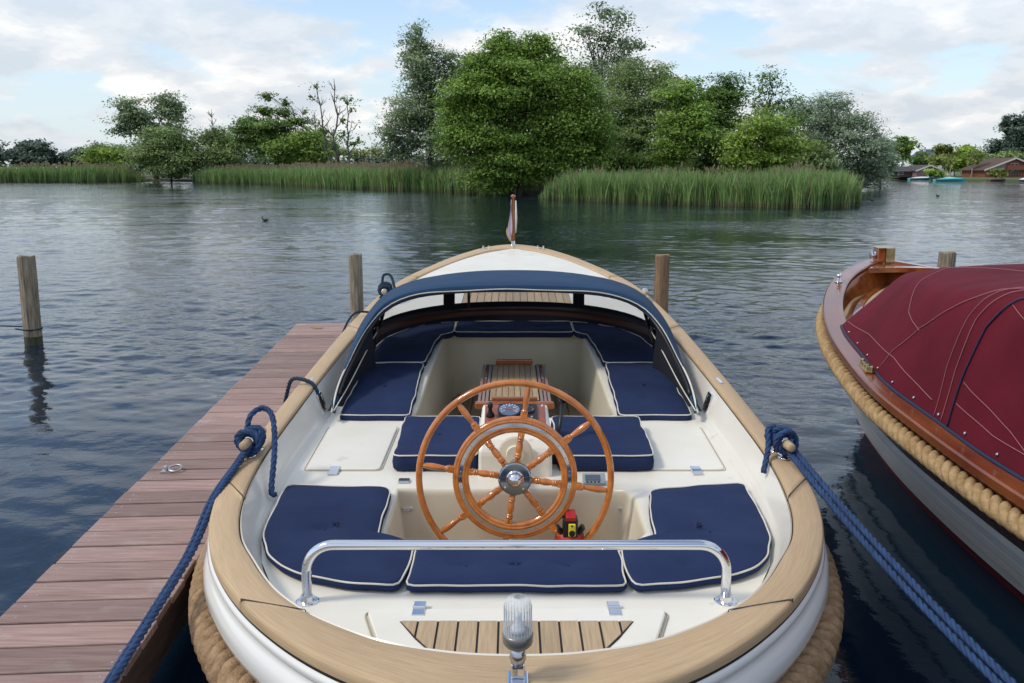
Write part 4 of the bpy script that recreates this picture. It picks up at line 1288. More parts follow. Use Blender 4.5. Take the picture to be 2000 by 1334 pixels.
m_ = MB(); m_.tube([(.028, FY - .012, zt_), (.033, FY - .016, zt_ - .2), (.028, FY - .02, zt_ - .36)], [.008, .014, .008], 6); m_.mk('flag_fold', M['piping'], fl, smooth=True)

# ---- cleats with wooden crossbars
def cleat(x, y, s_, yaw, name='cleat'):
    z = sheer(y) + .002
    ax = Vector((math.sin(yaw), math.cos(yaw), 0))
    c_ = Vector((x, y, z))
    m_ = MB(); m_.obox(c_ + Vector((0, 0, .002)), ax, ax.cross(Vector((0, 0, 1))), (0, 0, 1), .05, .008, .002)
    o_ = m_.mk(name, M['chrome'], boat)
    for q in (-.045, .045):
        m_ = MB(); m_.lathe(c_ + ax * q, (0, 0, 1), [(0, .027), (.004, .026), (.007, .012), (.03, .0095), (.05, .0095)], 16)
        m_.mk('cleat_stand', M['chrome'], o_, smooth=True)
    for q in (-.045, .045):
        m_ = MB(); p = c_ + ax * q + Vector((0, 0, .064))
        m_.lathe(p - ax * .009, ax, [(0, .023), (.002, .025), (.016, .025), (.018, .023)], 18); m_.mk('cleat_ring', M['chrome'], o_, smooth=True)
    m_ = MB(); p = c_ + Vector((0, 0, .064))
    m_.lathe(p - ax * .112, ax, [(0, .014), (.004, .0175), (.05, .020), (.112, .0195), (.174, .020), (.220, .0175), (.224, .014)], 18)
    m_.mk('cleat_bar', M['teakdeck'], o_, smooth=True)
    return c_ + Vector((0, 0, .064)), ax
CL_AL = cleat(-1.105, 3.52, -1, .10)
CL_AR = cleat(1.112, 3.50, 1, -.12)
CL_FL = cleat(-1.035, 6.92, -1, -.10)
CL_FR = cleat(1.045, 6.88, 1, .14)
# chrome fairleads let into the coaming
for s_ in (-1, 1):
    m_ = MB(); yc = 4.50
    c_ = Vector((s_ * (innw(yc) - .040), yc, sheer(yc) - .085)); az = Vector((s_ * .30, 0, 1)).normalized(); ay = Vector((0, 1, 0)); an = az.cross(ay)
    for (u, v, hu, hv) in ((0, .048, .042, .008), (0, -.048, .042, .008), (.036, 0, .008, .045), (-.036, 0, .008, .045)):
        m_.obox(c_ + ay * u + az * v, ay, az, an, hu, hv, .008)
    o_ = m_.mk('hull_fairlead', M['chrome'], boat, bevel=.004)
    m_ = MB(); m_.obox(c_ + an * .0, ay, az, an, .03, .042, .004); m_.mk('fairlead_opening', M['black'], o_)
    m_ = MB(); m_.obox((s_ * (innw(4.62) + .045), 4.62, sheer(4.62) + .003), (0, 1, 0), (1, 0, 0), (0, 0, 1), .055, .010, .003); m_.mk('rail_plate', M['chrome'], boat, bevel=.002)

# ---- sprayhood
def hood_curve(P, n):
    R_ = [(-x, y, z) for x, y, z in P[::-1]] + [p for p in P[1:]]
    Q = catmull(R_, 8)
    return resample(Q, 1e9 if False else (sum(np.linalg.norm(np.diff(np.array(Q), axis=0), axis=1)) / (n - 1)))[:n]
NH = 61
HEM = hood_curve([(0, 5.20, 1.292), (.30, 5.20, 1.287), (.58, 5.19, 1.262), (.76, 5.15, 1.200), (.865, 5.05, 1.090), (.925, 4.85, .965), (.955, 4.60, .860), (.950, 4.36, .765)], NH)
MID = hood_curve([(0, 5.85, 1.318), (.32, 5.84, 1.312), (.62, 5.80, 1.280), (.83, 5.70, 1.205), (.945, 5.55, 1.085), (.985, 5.30, .985), (.975, 4.90, .880), (.958, 4.42, .790)], NH)
RDG = hood_curve([(0, 6.34, 1.272), (.32, 6.32, 1.262), (.60, 6.22, 1.220), (.80, 6.06, 1.140), (.93, 5.85, 1.035), (.985, 5.58, .945), (.985, 5.05, .870), (.962, 4.44, .795)], NH)
FOOT = hood_curve([(0, 6.50, .985), (.30, 6.48, .982), (.55, 6.40, .975), (.78, 6.24, .962), (.92, 6.02, .948), (.988, 5.66, .925), (.988, 5.10, .860), (.964, 4.46, .79)], NH)
def wr(C, a, f, ph):
    return [(p[0], p[1], p[2] + a * math.sin(i * f + ph) * (1 if 6 < i < NH - 7 else .2)) for i, p in enumerate(C)]
def lerpc(A, B, t, s=0.0):
    return [tuple(np.array(a) * (1 - t) + np.array(b_) * t + np.array([0, 0, s * math.sin(PI * t)])) for a, b_ in zip(A, B)]
VAL = [(p[0], p[1] + .004, p[2] + .020 * min(1, max(0, (p[2] - .9) / .25))) for p in HEM]
rows = [wr(HEM, .003, .7, 0), VAL, [(p[0], p[1] + .006, p[2] + .003) for p in VAL], lerpc(VAL, MID, .3, .006), lerpc(HEM, MID, .6, .006), MID, lerpc(MID, RDG, .4, .008), lerpc(MID, RDG, .75, .008), RDG]
b = MB(); b.grid(rows)
hood = b.mk('sprayhood', M['hood'], boat, smooth=True)
md = hood.modifiers.new('thick', 'SOLIDIFY'); md.thickness = .004; md.offset = -1
b = MB(); b.grid([[(p[0] * .992, p[1] + .01, p[2] - .008) for p in r_] for r_ in rows]); b.mk('hood_lining', M['hoodin'], hood, smooth=True)
b = MB(); b.tube(wr(HEM, .003, .7, 0), .0052, 6); b.mk('hood_piping', M['piping'], hood, smooth=True)
# hem band hanging from the aft edge
b = MB(); b.grid([wr(HEM, .003, .7, 0), [(p[0] * 1.0, p[1] + .012, p[2] - .004) for p in lerpc(HEM, MID, .0)], [(p[0] * .985, p[1] + .02, p[2] - .016) for p in HEM]]); b.mk('hood_hem', M['hood'], hood, smooth=True)
for p in hood.data.polygons: p.use_smooth = True
_es = hood.modifiers.new('split', 'EDGE_SPLIT'); _es.split_angle = math.radians(40)
# front panel: canvas with three vinyl windows; posts and bars are dark canvas
def panel(i0, i1, t0, t1, m_, name, off=0.0, n=8):
    g = []
    for t in np.linspace(t0, t1, 5):
        r_ = lerpc(RDG, FOOT, t)
        g.append([(r_[i][0], r_[i][1] + off, r_[i][2]) for i in range(i0, i1 + 1)])
    q = MB(); q.grid(g)
    return q.mk(name, m_, hood, smooth=True)
c_ = (NH - 1) // 2
# index where |x| passes given values
def ix(x, side):
    best = min(range(c_, NH), key=lambda i: abs(RDG[i][0] - x))
    return best if side > 0 else NH - 1 - best
x1_, x2_, x3_ = .395, .52, .90
panel(0, NH - 1, 0, .10, M['hoodin'], 'window_frame_top')
panel(0, NH - 1, .85, 1, M['hoodin'], 'window_frame_foot')
for a, d in ((ix(x2_, -1), ix(x1_, -1)), (ix(x1_, 1), ix(x2_, 1))):
    panel(a, d, .10, .85, M['hoodin'], 'window_post')
panel(ix(x1_, -1), ix(x1_, 1), .10, .85, M['vinyl'], 'vinyl_window')
panel(ix(x3_, -1), ix(x2_, -1), .10, .85, M['vinyl'], 'vinyl_window')
panel(ix(x2_, 1), ix(x3_, 1), .10, .85, M['vinyl'], 'vinyl_window')
panel(0, ix(x3_, -1), .10, .85, M['hood'], 'side_panel')
panel(ix(x3_, 1), NH - 1, .10, .85, M['hood'], 'side_panel')
panel(0, ix(x3_, -1), .05, .95, M['hoodin'], 'side_lining', -.012)
panel(ix(x3_, 1), NH - 1, .05, .95, M['hoodin'], 'side_lining', -.012)
b = MB(); ft_ = [p for p in FOOT if abs(p[0]) <= .99 and p[1] > 5.75]
b.grid([[(p[0], p[1] - .002, p[2] + .006) for p in ft_], [(p[0] * .985, p[1] - .03, fdz(p[0] * .98, max(5.9, p[1])) + .013) for p in ft_]]); b.mk('window_frame_skirt', M['hoodin'], hood, smooth=True)
# window zip and curtain hooks
m_ = MB(); m_.box(-.345, -.325, 6.405, 6.42, .99, 1.24); m_.mk('window_strap', M['hoodin'], hood)
# hoops
for C, o_ in ((lerpc(HEM, MID, .06), -.014), (lerpc(MID, RDG, .4), -.014)):
    m_ = MB(); m_.tube([(p[0] * .985, p[1], p[2] + o_) for p in C[3:-3]], .010, 8); m_.mk('hood_hoop', M['black'], hood, smooth=True)
for s_ in (-1, 1):
    m_ = MB(); m_.tube([(s_ * .90, 5.42, .86), (s_ * .84, 5.62, 1.13)], .011, 8); m_.mk('hood_strut', M['black'], hood, smooth=True)
    m_ = MB(); m_.tube([(s_ * .905, 5.38, .83), (s_ * .87, 5.30, .93), (s_ * .84, 5.25, 1.06)], .010, 8); m_.mk('hood_strut', M['black'], hood, smooth=True)
    m_ = MB(); m_.obox((s_ * .905, 5.38, .835), (1, 0, 0), (0, 1, 0), (0, 0, 1), .012, .03, .022)
    for q in range(4): m_.lathe((s_ * .895, 5.40 + q * .035, .87 + q * .07), (-s_, -.5, 0), [(0, .007), (.008, .006)], 8)
    m_.mk('hood_pivot', M['steel'], hood)
    # light strip of canvas edge tape along the flap
    P = [(s_ * .94, 4.37, .770), (s_ * .915, 4.70, .835), (s_ * .885, 5.05, .93), (s_ * .84, 5.28, 1.03)]
    m_ = MB(); m_.tube(catmull(P, 6), .0035, 5); m_.mk('flap_piping', M['piping'], hood, smooth=True)
    m_ = MB(); P2 = catmull(P, 6); m_.grid([[tuple(p) for p in P2], [(p[0] + s_ * .04, p[1] + .02, p[2] - .01) for p in P2]]); m_.mk('flap', M['hoodin'], hood, smooth=True)
    hl_ = [p for p in HEM if p[0] * s_ > .84 and p[1] > 4.4]
    hl_.sort(key=lambda p: p[1])
    m_ = MB(); m_.grid([[(p[0] - s_ * .004, p[1] + .01, p[2] - .006) for p in hl_], [(s_ * min(.935, abs(p[0])), p[1] + .16, zseat(p[1]) + .035) for p in hl_]]); m_.mk('side_curtain', M['hoodin'], hood, smooth=True)

# ---- dash pedestal
pd = MB()
pedx = .165
prof_ = [(3.585, .30), (3.590, .80), (3.60, .845), (3.625, .868)]
V = []
sec = [(3.585, .32), (3.60, .80), (3.64, .845), (3.88, .925), (3.94, .925), (3.965, .89), (3.975, .70)]
for s_ in (-1, 1):
    V += [(s_ * (pedx - (.012 if z > .84 else 0)), y, z) for y, z in sec]
ns = len(sec)
F = [tuple(range(ns)), tuple(range(2 * ns - 1, ns - 1, -1))] + [(i + 1, i, i + ns, i + 1 + ns) for i in range(ns - 1)] + [(0, ns - 1, 2 * ns - 1, ns)]
pd.add(V, F)
ped = pd.mk('pedestal', M['deckwhite'], boat, bevel=.018)
dn = Vector((0, -.08, .24)).normalized(); du = Vector((0, .24, .08)).normalized(); dx = Vector((1, 0, 0))
dc = Vector((0, 3.795, .8995))
m_ = MB(); m_.obox(dc + dn * .005, dx, du, dn, .137, .092, .005); m_.mk('dash_board', M['dashwood'], ped, bevel=.003)
m_ = MB(); m_.obox(dc + dn * .016 + dx * .012, dx, du, dn, .088, .080, .008); dp = m_.mk('instrument_panel', M['black'], ped, bevel=.004)
for (gx, gu, gr) in ((-.026, .022, .050), (.062, .026, .026)):
    gc = dc + dx * gx + du * gu + dn * .024
    m_ = MB(); m_.lathe(gc, dn, [(0, gr * 1.08), (.006, gr * 1.08), (.008, gr), (.005, gr * .97)], 28); g_ = m_.mk('gauge', M['gaugering'], ped, smooth=False)
    m_ = MB(); m_.lathe(gc + dn * .0055, dn, [(0, gr * .95), (.0008, gr * .95)], 28); m_.mk('gauge_face', M['gauge'] if gr > .03 else M['black'], g_)
    m_ = MB()
    for k in range(13 if gr > .03 else 7):
        a = math.radians(210 - 240 * k / (12 if gr > .03 else 6))
        dr = dx * math.cos(a) + du * math.sin(a)
        m_.obox(gc + dn * .0068 + dr * gr * .76, dr, dr.cross(dn), dn, gr * .12, gr * .022, .0005)
    m_.mk('gauge_marks', M['marks'], g_)
    if gr > .03:
        # dial numerals, as small raised strokes
        for k, ch in enumerate(['0', '10', '20', '30', '40']):
            a = math.radians(205 - 57.5 * k)
            fc = bpy.data.curves.new('numeral', 'FONT'); fc.body = ch; fc.size = .013; fc.align_x = 'CENTER'; fc.align_y = 'CENTER'; fc.extrude = .0003
            fo = bpy.data.objects.new('dial_numeral', fc)
            pos = gc + dn * .0068 + dx * math.cos(a) * gr * .52 + du * math.sin(a) * gr * .52
            mt = Matrix((dx, du, dn)).transposed().to_4x4(); mt.translation = pos - Vector(org_of(ped))
            dg = bpy.data.meshes.new_from_object(fo)
            bpy.data.objects.remove(fo)
            dg.materials.clear(); dg.materials.append(M['marks'])
            fo = link(bpy.data.objects.new('dial_numeral', dg)); fo.parent = g_; fo.matrix_local = mt
        m_ = MB(); m_.obox(gc + dn * .0075 + dx * .006 - du * .003, dx * .9 - du * .4, dx * .4 + du * .9, dn, .022, .0014, .0006); m_.mk('needle', M['needle'], g_)
m_ = MB()
for k in range(3): m_.lathe(dc + dx * .075 + du * (-.03 - .02 * k) + dn * .024, dn, [(0, .006), (.003, .005)], 10)
m_.mk('warning_lamps', M['grey'], ped)
m_ = MB()
for sx, su in ((-.125, .082), (.125, .082), (-.125, -.082), (.125, -.082)): m_.lathe(dc + dx * sx + du * su + dn * .010, dn, [(0, .007), (.003, .005)], 10)
m_.mk('dash_screws', M['chrome'], ped)
m_ = MB(); m_.lathe(dc - dx * .112 + du * .0 + dn * .01, dn, [(0, .020), (.010, .017), (.022, .010), (.04, .008), (.05, .013), (.066, .012), (.072, .006)], 14); m_.mk('thruster_joystick', M['black'], ped, smooth=True)
# gear lever on the right of the pedestal
m_ = MB(); m_.tube([(.175, 3.80, .735), (.205, 3.86, .84), (.222, 3.92, .94)], [.009, .009, .010], 8); m_.lathe((.222, 3.92, .935), (.08, .3, .9), [(0, .012), (.015, .022), (.04, .024), (.055, .016), (.06, .006)], 14)
m_.mk('gear_lever', M['black'], ped, smooth=True)
m_ = MB(); m_.obox((.178, 3.78, .735), (0, 1, 0), (0, 0, 1), (1, 0, 0), .022, .05, .010); m_.mk('lever_base', M['black'], ped, bevel=.004)
# small display on the thwart edge
m_ = MB(); c_ = Vector((.335, 3.52, zseat(3.5) + .018)); az = Vector((0, -.45, .9)).normalized(); ay = az.cross(Vector((1, 0, 0)))
m_.obox(c_, (1, 0, 0), ay, az, .048, .030, .012); o_ = m_.mk('depth_display', M['grey'], boat, bevel=.004)
m_ = MB(); m_.obox(c_ + az * .0125 + Vector((-.006, 0, 0)), (1, 0, 0), ay, az, .032, .017, .0008); m_.mk('display_glass', M['lcd'], o_)
m_ = MB()
for k in range(4): m_.obox(c_ + az * .0125 + Vector((-.03 + k * .016, 0, 0)) - ay * .024, (1, 0, 0), ay, az, .005, .003, .0012)
m_.mk('display_buttons', M['black'], o_)

# ---- steering wheel
tilt = math.radians(5)
wa_ = Vector((0, -math.cos(tilt), math.sin(tilt)))           # towards the helmsman
wu = Vector((0, math.sin(tilt), math.cos(tilt))); wx = Vector((1, 0, 0))
WC = Vector((-.002, 3.33, .783))
def wp(a, r, h=0.0):
    return WC + (wx * math.cos(a) + wu * math.sin(a)) * r + wa_ * h
def wring(name, prof, m_, parent, n=96, smooth=True):
    """prof: closed section (radius, height)"""
    G = [[wp(2 * PI * k / n, r, h) for k in range(n)] for r, h in prof + [prof[0]]]
    q = MB(); q.grid(G, closed=True)
    return q.mk(name, m_, parent, smooth=smooth)
def circ(r0, h0, rr, n=12, sq=1.0):
    return [(r0 + rr * math.cos(2 * PI * k / n), h0 + rr * sq * math.sin(2 * PI * k / n)) for k in range(n)]
wheel = wring('steering_wheel', circ(.386, 0, .0135), M['wheelwood'], boat)
wheel['label'] = 'large varnished wooden steering wheel with eight spokes and two rims'
R1, R0 = .251, .186
ir = [(R0, -.012), (R0 + .003, -.016), (R1 - .003, -.016), (R1, -.012), (R1, .006), (R1 - .004, .011), (R1 - .010, .013), (R1 - .013, .011), (R1 - .016, .014), (R1 - .022, .015), (R1 - .0235, .0125),
      (R0 + .0255, .0125), (R0 + .024, .015), (R0 + .018, .014), (R0 + .015, .011), (R0 + .011, .013), (R0 + .004, .011), (R0, .006)]
wring('inner_rim', ir[::-1], M['wheelwood'], wheel)
wring('rim_band', [(R1 - .0245, .0128), (R1 - .0245, .0142), (R0 + .0265, .0142), (R0 + .0265, .0128)][::-1], M['chrome'], wheel, smooth=False)
m_ = MB()
for k in range(24):
    a = 2 * PI * (k + .5) / 24
    m_.lathe(wp(a, (R0 + R1) / 2 + .001, .014), wa_, [(0, .0038), (.0012, .0032)], 8)
m_.mk('band_screws', M['steel'], wheel)
A0 = math.radians(82)
for k in range(8):
    a = A0 + k * PI / 4
    d = wx * math.cos(a) + wu * math.sin(a)
    q = MB()
    # turned baluster between hub and inner rim
    q.lathe(WC + d * .066, d, [(0, .0125), (.018, .0125), (.020, .0150), (.0235, .0152), (.025, .0120), (.0275, .0120), (.029, .0148), (.0325, .0148), (.034, .0115), (.040, .0125), (.055, .0150), (.070, .0135),
                               (.083, .0105), (.086, .0105), (.0875, .0140), (.0905, .0140), (.092, .0110), (.0945, .0110), (.096, .0145), (.0995, .0145), (.101, .0125), (.121, .0125)], 12)
    so = q.mk('spoke', M['wheelwood'], wheel)
    for p in so.data.polygons: p.use_smooth = True
    for dd, hl, hw_ in ((.056, .024, .0125), (.180, .009, .0135), (.258, .013, .0140)):
        q = MB(); q.obox(WC + d * dd, d, d.cross(wa_), wa_, hl, hw_, .0120); q.mk('spoke_block', M['wheelwood'], wheel, bevel=.003)
    q = MB()
    q.lathe(WC + d * .268, d, [(0, .0115), (.004, .0140), (.008, .0140), (.011, .0100), (.018, .0095), (.045, .0125), (.070, .0142), (.090, .0120), (.100, .0100), (.108, .0090)], 12)
    q.mk('handle', M['wheelwood'], wheel, smooth=True)
q = MB(); q.lathe(WC + wa_ * .006, wa_, [(0, .066), (.010, .068), (.013, .066), (.0145, .060), (.0150, .036)], 40); q.mk('hub_plate', mat('dark_polished_plate', (.30, .34, .39), .12, 1.0), wheel)
q = MB(); q.lathe(WC + wa_ * .019, wa_, [(0, .034), (.004, .036), (.008, .034), (.010, .029), (.016, .029), (.024, .0265), (.031, .020), (.036, .010), (.0372, .003)], 32); q.mk('hub_nut', M['chrome'], wheel, smooth=True)
q = MB()
for k in range(4):
    a = math.radians(40 + 90 * k); q.lathe(wp(a, .052, .020), wa_, [(0, .0055), (.002, .0045)], 10)
q.mk('hub_screws', M['chrome'], wheel)
q = MB(); q.lathe(WC - wa_ * .25, wa_, [(0, .020), (.24, .020), (.245, .05), (.255, .05)], 20); q.mk('wheel_shaft', M['steel'], wheel, smooth=False)
q = MB(); q.lathe(Vector((0, 3.594, .80)) - wa_ * 0, (0, -1, 0), [(0, .075), (.006, .075), (.010, .068), (.014, .040), (.03, .036)], 32); q.mk('shaft_flange', M['cream'], ped)
# small latch below the wheel
q = MB(); q.box(-.170, -.150, 3.455, 3.468, .50, .53); q.mk('latch', M['chrome'], boat, bevel=.002)

# ------------------------------------------------------------------ cushions
def cushion(name, label, outline, zf, th=.07, puff=.010, rr=.05, tufts=(), seed=0, wob=.0022, group='navy boat cushions', top=None):
    rs = random.Random(seed)
    q = np.array(round_poly(outline, rr, 6))
    q = resample([(x, y, 0) for x, y in q], .022, True)[:, :2]
    n_ = len(q); c0 = q.mean(axis=0)
    ph = [rs.uniform(0, 6) for _ in range(4)]
    nn = normals2(q); sg = 1 if np.sum((q - c0) * nn) > 0 else -1
    # soft, slightly wandering edge
    s_ = np.arange(n_) / n_ * 2 * PI
    w = wob * (np.sin(s_ * 5 + ph[0]) + .7 * np.sin(s_ * 9 + ph[1]) + .5 * np.sin(s_ * 14 + ph[2]))
    q = q + nn * sg * w[:, None]
    G = []
    zt = lambda x, y: zf(x, y) + th
    bot = [(p[0] - sg * nx * .008, p[1] - sg * ny * .008, zf(*p) + .002) for p, (nx, ny) in zip(q, nn)]
    lo_ = [(p[0] + sg * nx * .003, p[1] + sg * ny * .003, zf(*p) + .010) for p, (nx, ny) in zip(q, nn)]
    mid = [(p[0] + sg * nx * .006, p[1] + sg * ny * .006, zf(*p) + th * .5) for p, (nx, ny) in zip(q, nn)]
    edge = [(p[0], p[1], zt(*p) - .004) for p in q]
    G += [bot, lo_, mid, edge]
    ts = [.012, .04, .09, .16, .24, .33, .42, .52, .62, .72, .82, .91, .98]
    def surf(x, y, t):
        z = zt(x, y) + puff * (1 - (1 - min(1, t / .35)) ** 2)
        z += .0034 * math.sin(x * 14 + ph[0]) * math.sin(y * 11 + ph[1]) + .0016 * math.sin(x * 6 + y * 38 + ph[3]) * math.sin(x * 9 + ph[1]) + .0012 * math.sin(x * 31 + y * 23 + ph[2])
        for tx_, ty_ in tufts:
            dx_, dy_ = x - tx_, (y - ty_)
            r2_ = dx_ * dx_ * .55 + dy_ * dy_ * 1.6
            z -= .013 * math.exp(-r2_ / .0009) + .005 * math.exp(-r2_ / .006)
        return z
    for t in ts:
        G.append([(p[0] + (c0[0] - p[0]) * t, p[1] + (c0[1] - p[1]) * t, surf(p[0] + (c0[0] - p[0]) * t, p[1] + (c0[1] - p[1]) * t, t)) for p in q])
    m_ = MB(); m_.grid(G, closed=True)
    bb = len(m_.V); m_.V.append((c0[0], c0[1], surf(c0[0], c0[1], 1))); m_.U.append((0, 0))
    l_ = bb - n_
    for i in range(n_): m_.F.append((l_ + i, l_ + (i + 1) % n_, bb))
    t_ = thing(name, label, 'cushion', (c0[0], c0[1], zf(*c0)), group)
    m_.mk('cushion_cover', M['navy'], t_, smooth=True)
    t_.location.x += SHX
    m_ = MB(); m_.tube([(p[0], p[1], p[2] + .003) for p in edge], .0034, 6, closed=True); m_.mk('piping', M['piping'], t_, smooth=True)
    for tx_, ty_ in tufts:
        m_ = MB(); m_.lathe((tx_, ty_, surf(tx_, ty_, .6)), (0, 0, 1), [(0, .0085), (.002, .008), (.004, .005), (.0045, .001)], 10); m_.mk('tuft_button', M['navy'], t_, smooth=True)
    return t_
zb = lambda x, y: zseat(y) + .002
AL = [(-.950, 3.43), (-.527, 3.40), (-.506, 3.33), (-.506, 3.13), (-.49, 2.90), (-.355, 2.865), (-.358, 2.66), (-.372, 2.545), (-.515, 2.565), (-.70, 2.625), (-.785, 2.69), (-.85, 2.775), (-.895, 2.90), (-.925, 3.05)]
cushion('corner_cushion', 'navy corner cushion in the stern on the jetty side, partly behind the handrail', AL, zb, .030, .012, .035, [(-.66, 3.17), (-.70, 2.98), (-.565, 2.70)], 1)
AR = [(-x, y) for x, y in AL[::-1]]
AR = [(.925, 3.05), (.905, 2.90), (.865, 2.775), (.79, 2.675), (.70, 2.62), (.515, 2.565), (.375, 2.545), (.362, 2.66), (.365, 2.85), (.495, 2.89), (.512, 3.07), (.545, 3.36), (.60, 3.39), (.955, 3.45)]
cushion('corner_cushion', 'navy corner cushion in the stern on the side of the red covered boat', AR[::-1], zb, .030, .012, .035, [(.69, 3.17), (.70, 2.96), (.575, 2.70)], 2)
cushion('bench_cushion', 'long navy cushion across the stern between the two corner cushions', [(-.340, 2.85), (.352, 2.84), (.350, 2.545), (-.352, 2.55)], zb, .030, .012, .03, [(-.17, 2.70), (0, 2.695), (.17, 2.70)], 3)
cushion('thwart_cushion', 'thick navy cushion on the thwart left of the wheel pedestal', [(-.535, 3.66), (-.172, 3.66), (-.172, 4.25), (-.555, 4.25)], zb, .075, .008, .03, [(-.37, 3.97)], 4)
cushion('thwart_cushion', 'thick navy cushion on the thwart right of the wheel pedestal', [(.190, 3.66), (.615, 3.66), (.625, 4.25), (.190, 4.25)], zb, .075, .008, .03, [(.42, 3.97)], 5)
zf_ = lambda x, y: zseat(y) - .012
cushion('side_cushion', 'flat navy cushion on the left side bench just forward of the thwart', [(-.925, 4.42), (-.555, 4.42), (-.575, 5.36), (-.93, 5.36)], zf_, .045, .006, .03, [(-.73, 4.70), (-.75, 5.1)], 6)
cushion('side_cushion', 'flat navy cushion on the right side bench just forward of the thwart', [(.555, 4.42), (.935, 4.42), (.94, 5.36), (.575, 5.36)], zf_, .045, .006, .03, [(.73, 4.70), (.75, 5.1)], 7)
CLF = [(-.93, 5.375), (-.57, 5.375), (-.545, 5.80), (-.52, 6.05), (-.435, 6.12), (-.43, 6.42), (-.60, 6.36), (-.76, 6.22), (-.88, 6.00), (-.935, 5.72)]
cushion('corner_cushion', 'curved navy cushion under the left half of the sprayhood', CLF, zf_, .045, .006, .03, [(-.72, 5.65), (-.68, 5.95)], 8)
cushion('corner_cushion', 'curved navy cushion under the right half of the sprayhood', [(-x, y) for x, y in CLF[::-1]], zf_, .045, .006, .03, [(.72, 5.65), (.68, 5.95)], 9)
cushion('bench_cushion', 'navy cushion across the front bench below the middle window', [(-.425, 6.12), (.425, 6.12), (.425, 6.43), (-.425, 6.43)], zf_, .045, .006, .03, [(-.2, 6.28), (0.2, 6.28)], 10)

# ------------------------------------------------------------------ folding table in the forward well
tb = thing('cockpit_table', 'small teak slatted table with mahogany fiddle rails in the forward well', 'table', (0, 5.30, .38))
tb.location.x = SHX
TZ = .70
m_ = MB(); m_.box(-.19, .19, 4.80, 5.76, TZ - .02, TZ); m_.mk('table_board', M['caulk'], tb)
for k in range(8):
    x0 = -.142 + k * .0358
    m_ = MB(); m_.box(x0, x0 + .0325, 4.83, 5.75, TZ, TZ + .004); m_.mk('table_slat', M['teakdeck'], tb, bevel=.001)
for s_ in (-1, 1):
    for k in range(3):
        x0 = s_ * (.158 + k * .022)
        m_ = MB(); m_.box(x0 - .0085, x0 + .0085, 4.80, 5.76, TZ - .01, TZ + .006 - k * .002)
        m_.mk('side_slat', mat('grey_mauve_slat', (.30, .23, .21), .5) if k != 1 else M['varnish'], tb, bevel=.002)
m_ = MB(); m_.box(-.225, .225, 4.76, 4.80, TZ - .035, TZ + .008); m_.mk('end_board', M['varnish'], tb, bevel=.010)
m_ = MB(); m_.box(-.130, .130, 4.775, 4.795, TZ + .010, TZ + .036); m_.mk('fiddle_rail', M['varnish'], tb, bevel=.008)
m_ = MB(); m_.box(-.125, .125, 5.755, 5.778, TZ + .000, TZ + .038); m_.mk('fiddle_rail', M['varnish'], tb, bevel=.008)
m_ = MB(); m_.lathe((0, 5.35, .38), (0, 0, 1), [(0, .10), (.01, .10), (.02, .035), (.295, .03)], 20); m_.mk('table_leg', M['steel'], tb, smooth=False)

# ------------------------------------------------------------------ red and black canister beside the wheel
cn = thing('canister', 'small red and black canister with a yellow panel standing low right of the wheel', 'canister', (.235, 3.33, .33))
m_ = MB(); m_.lathe((.235, 3.33, .33), (0, 0, 1), [(0, .05), (.20, .052), (.24, .060), (.27, .058), (.285, .035)], 20); m_.mk('canister_body', M['redplastic'], cn, smooth=True)
m_ = MB(); m_.obox((.235, 3.31, .625), (1, 0, 0), (0, 1, 0), (0, 0, 1), .030, .030, .055); m_.obox((.205, 3.32, .60), (1, .0, .7), (0, 1, 0), (-.7, 0, 1), .010, .02, .045); m_.obox((.265, 3.32, .60), (1, .0, -.7), (0, 1, 0), (.7, 0, 1), .010, .02, .045)
m_.mk('handle_block', M['black'], cn, bevel=.008)
m_ = MB(); m_.obox((.236, 3.30, .690), (1, 0, 0), (0, 1, .3), (0, -.3, 1), .020, .028, .010); m_.mk('red_cap', M['redplastic'], cn, bevel=.004)
m_ = MB(); m_.obox((.240, 3.268, .640), (1, 0, 0), (0, 0, 1), (0, 1, 0), .014, .026, .006); m_.mk('yellow_panel', M['yellow'], cn, bevel=.003)
m_ = MB(); m_.lathe((.240, 3.262, .628), (0, -1, 0), [(0, .013), (.004, .012)], 14); m_.lathe((.240, 3.262, .660), (0, -1, 0), [(0, .004), (.003, .004)], 8); m_.mk('button', M['black'], cn)

cn.location.z -= .055

# ------------------------------------------------------------------ mooring ropes
def knot(c_, ax, R_, seed, turns=5.5, n=90, spread=.06):
    rs = random.Random(seed)
    ax = Vector(ax).normalized(); u = ax.orthogonal().normalized(); w = ax.cross(u)
    P = []
    a1, a2 = rs.uniform(0, 6), rs.uniform(0, 6)
    for i in range(n):
        t = i / (n - 1)
        a = 2 * PI * turns * t
        r = R_ * (1 + .32 * math.sin(a * .37 + a1) + .18 * math.sin(a * .71 + a2))
        P.append(c_ + ax * (spread * math.sin(a * .43 + a2) + rs.uniform(-.002, .002)) + (u * math.cos(a) + w * math.sin(a)) * r)
    return P
def rope(name, label, parts, R_, m_, pitch=None, group='mooring ropes', cat='rope'):
    V = []; F = []
    for P in parts:
        v, f = rope_mesh(P, R_, pitch or R_ * 6.5, n=5, strands=3, seg=7, fill=.56)
        b0 = len(V); V += v; F += [tuple(b0 + k for k in q) for q in f]
    o = mk(name, V, F, m_, smooth=True)
    tag(o, label, cat, group)
    return o
def sag(p, q, s_, n=14, side=(0, 0, 0)):
    p = Vector(p); q = Vector(q)
    return [p.lerp(q, t) + (Vector((0, 0, -s_)) + Vector(side)) * 4 * t * (1 - t) for t in [k / n for k in range(n + 1)]]
sh = Vector((SHX, 0, 0))
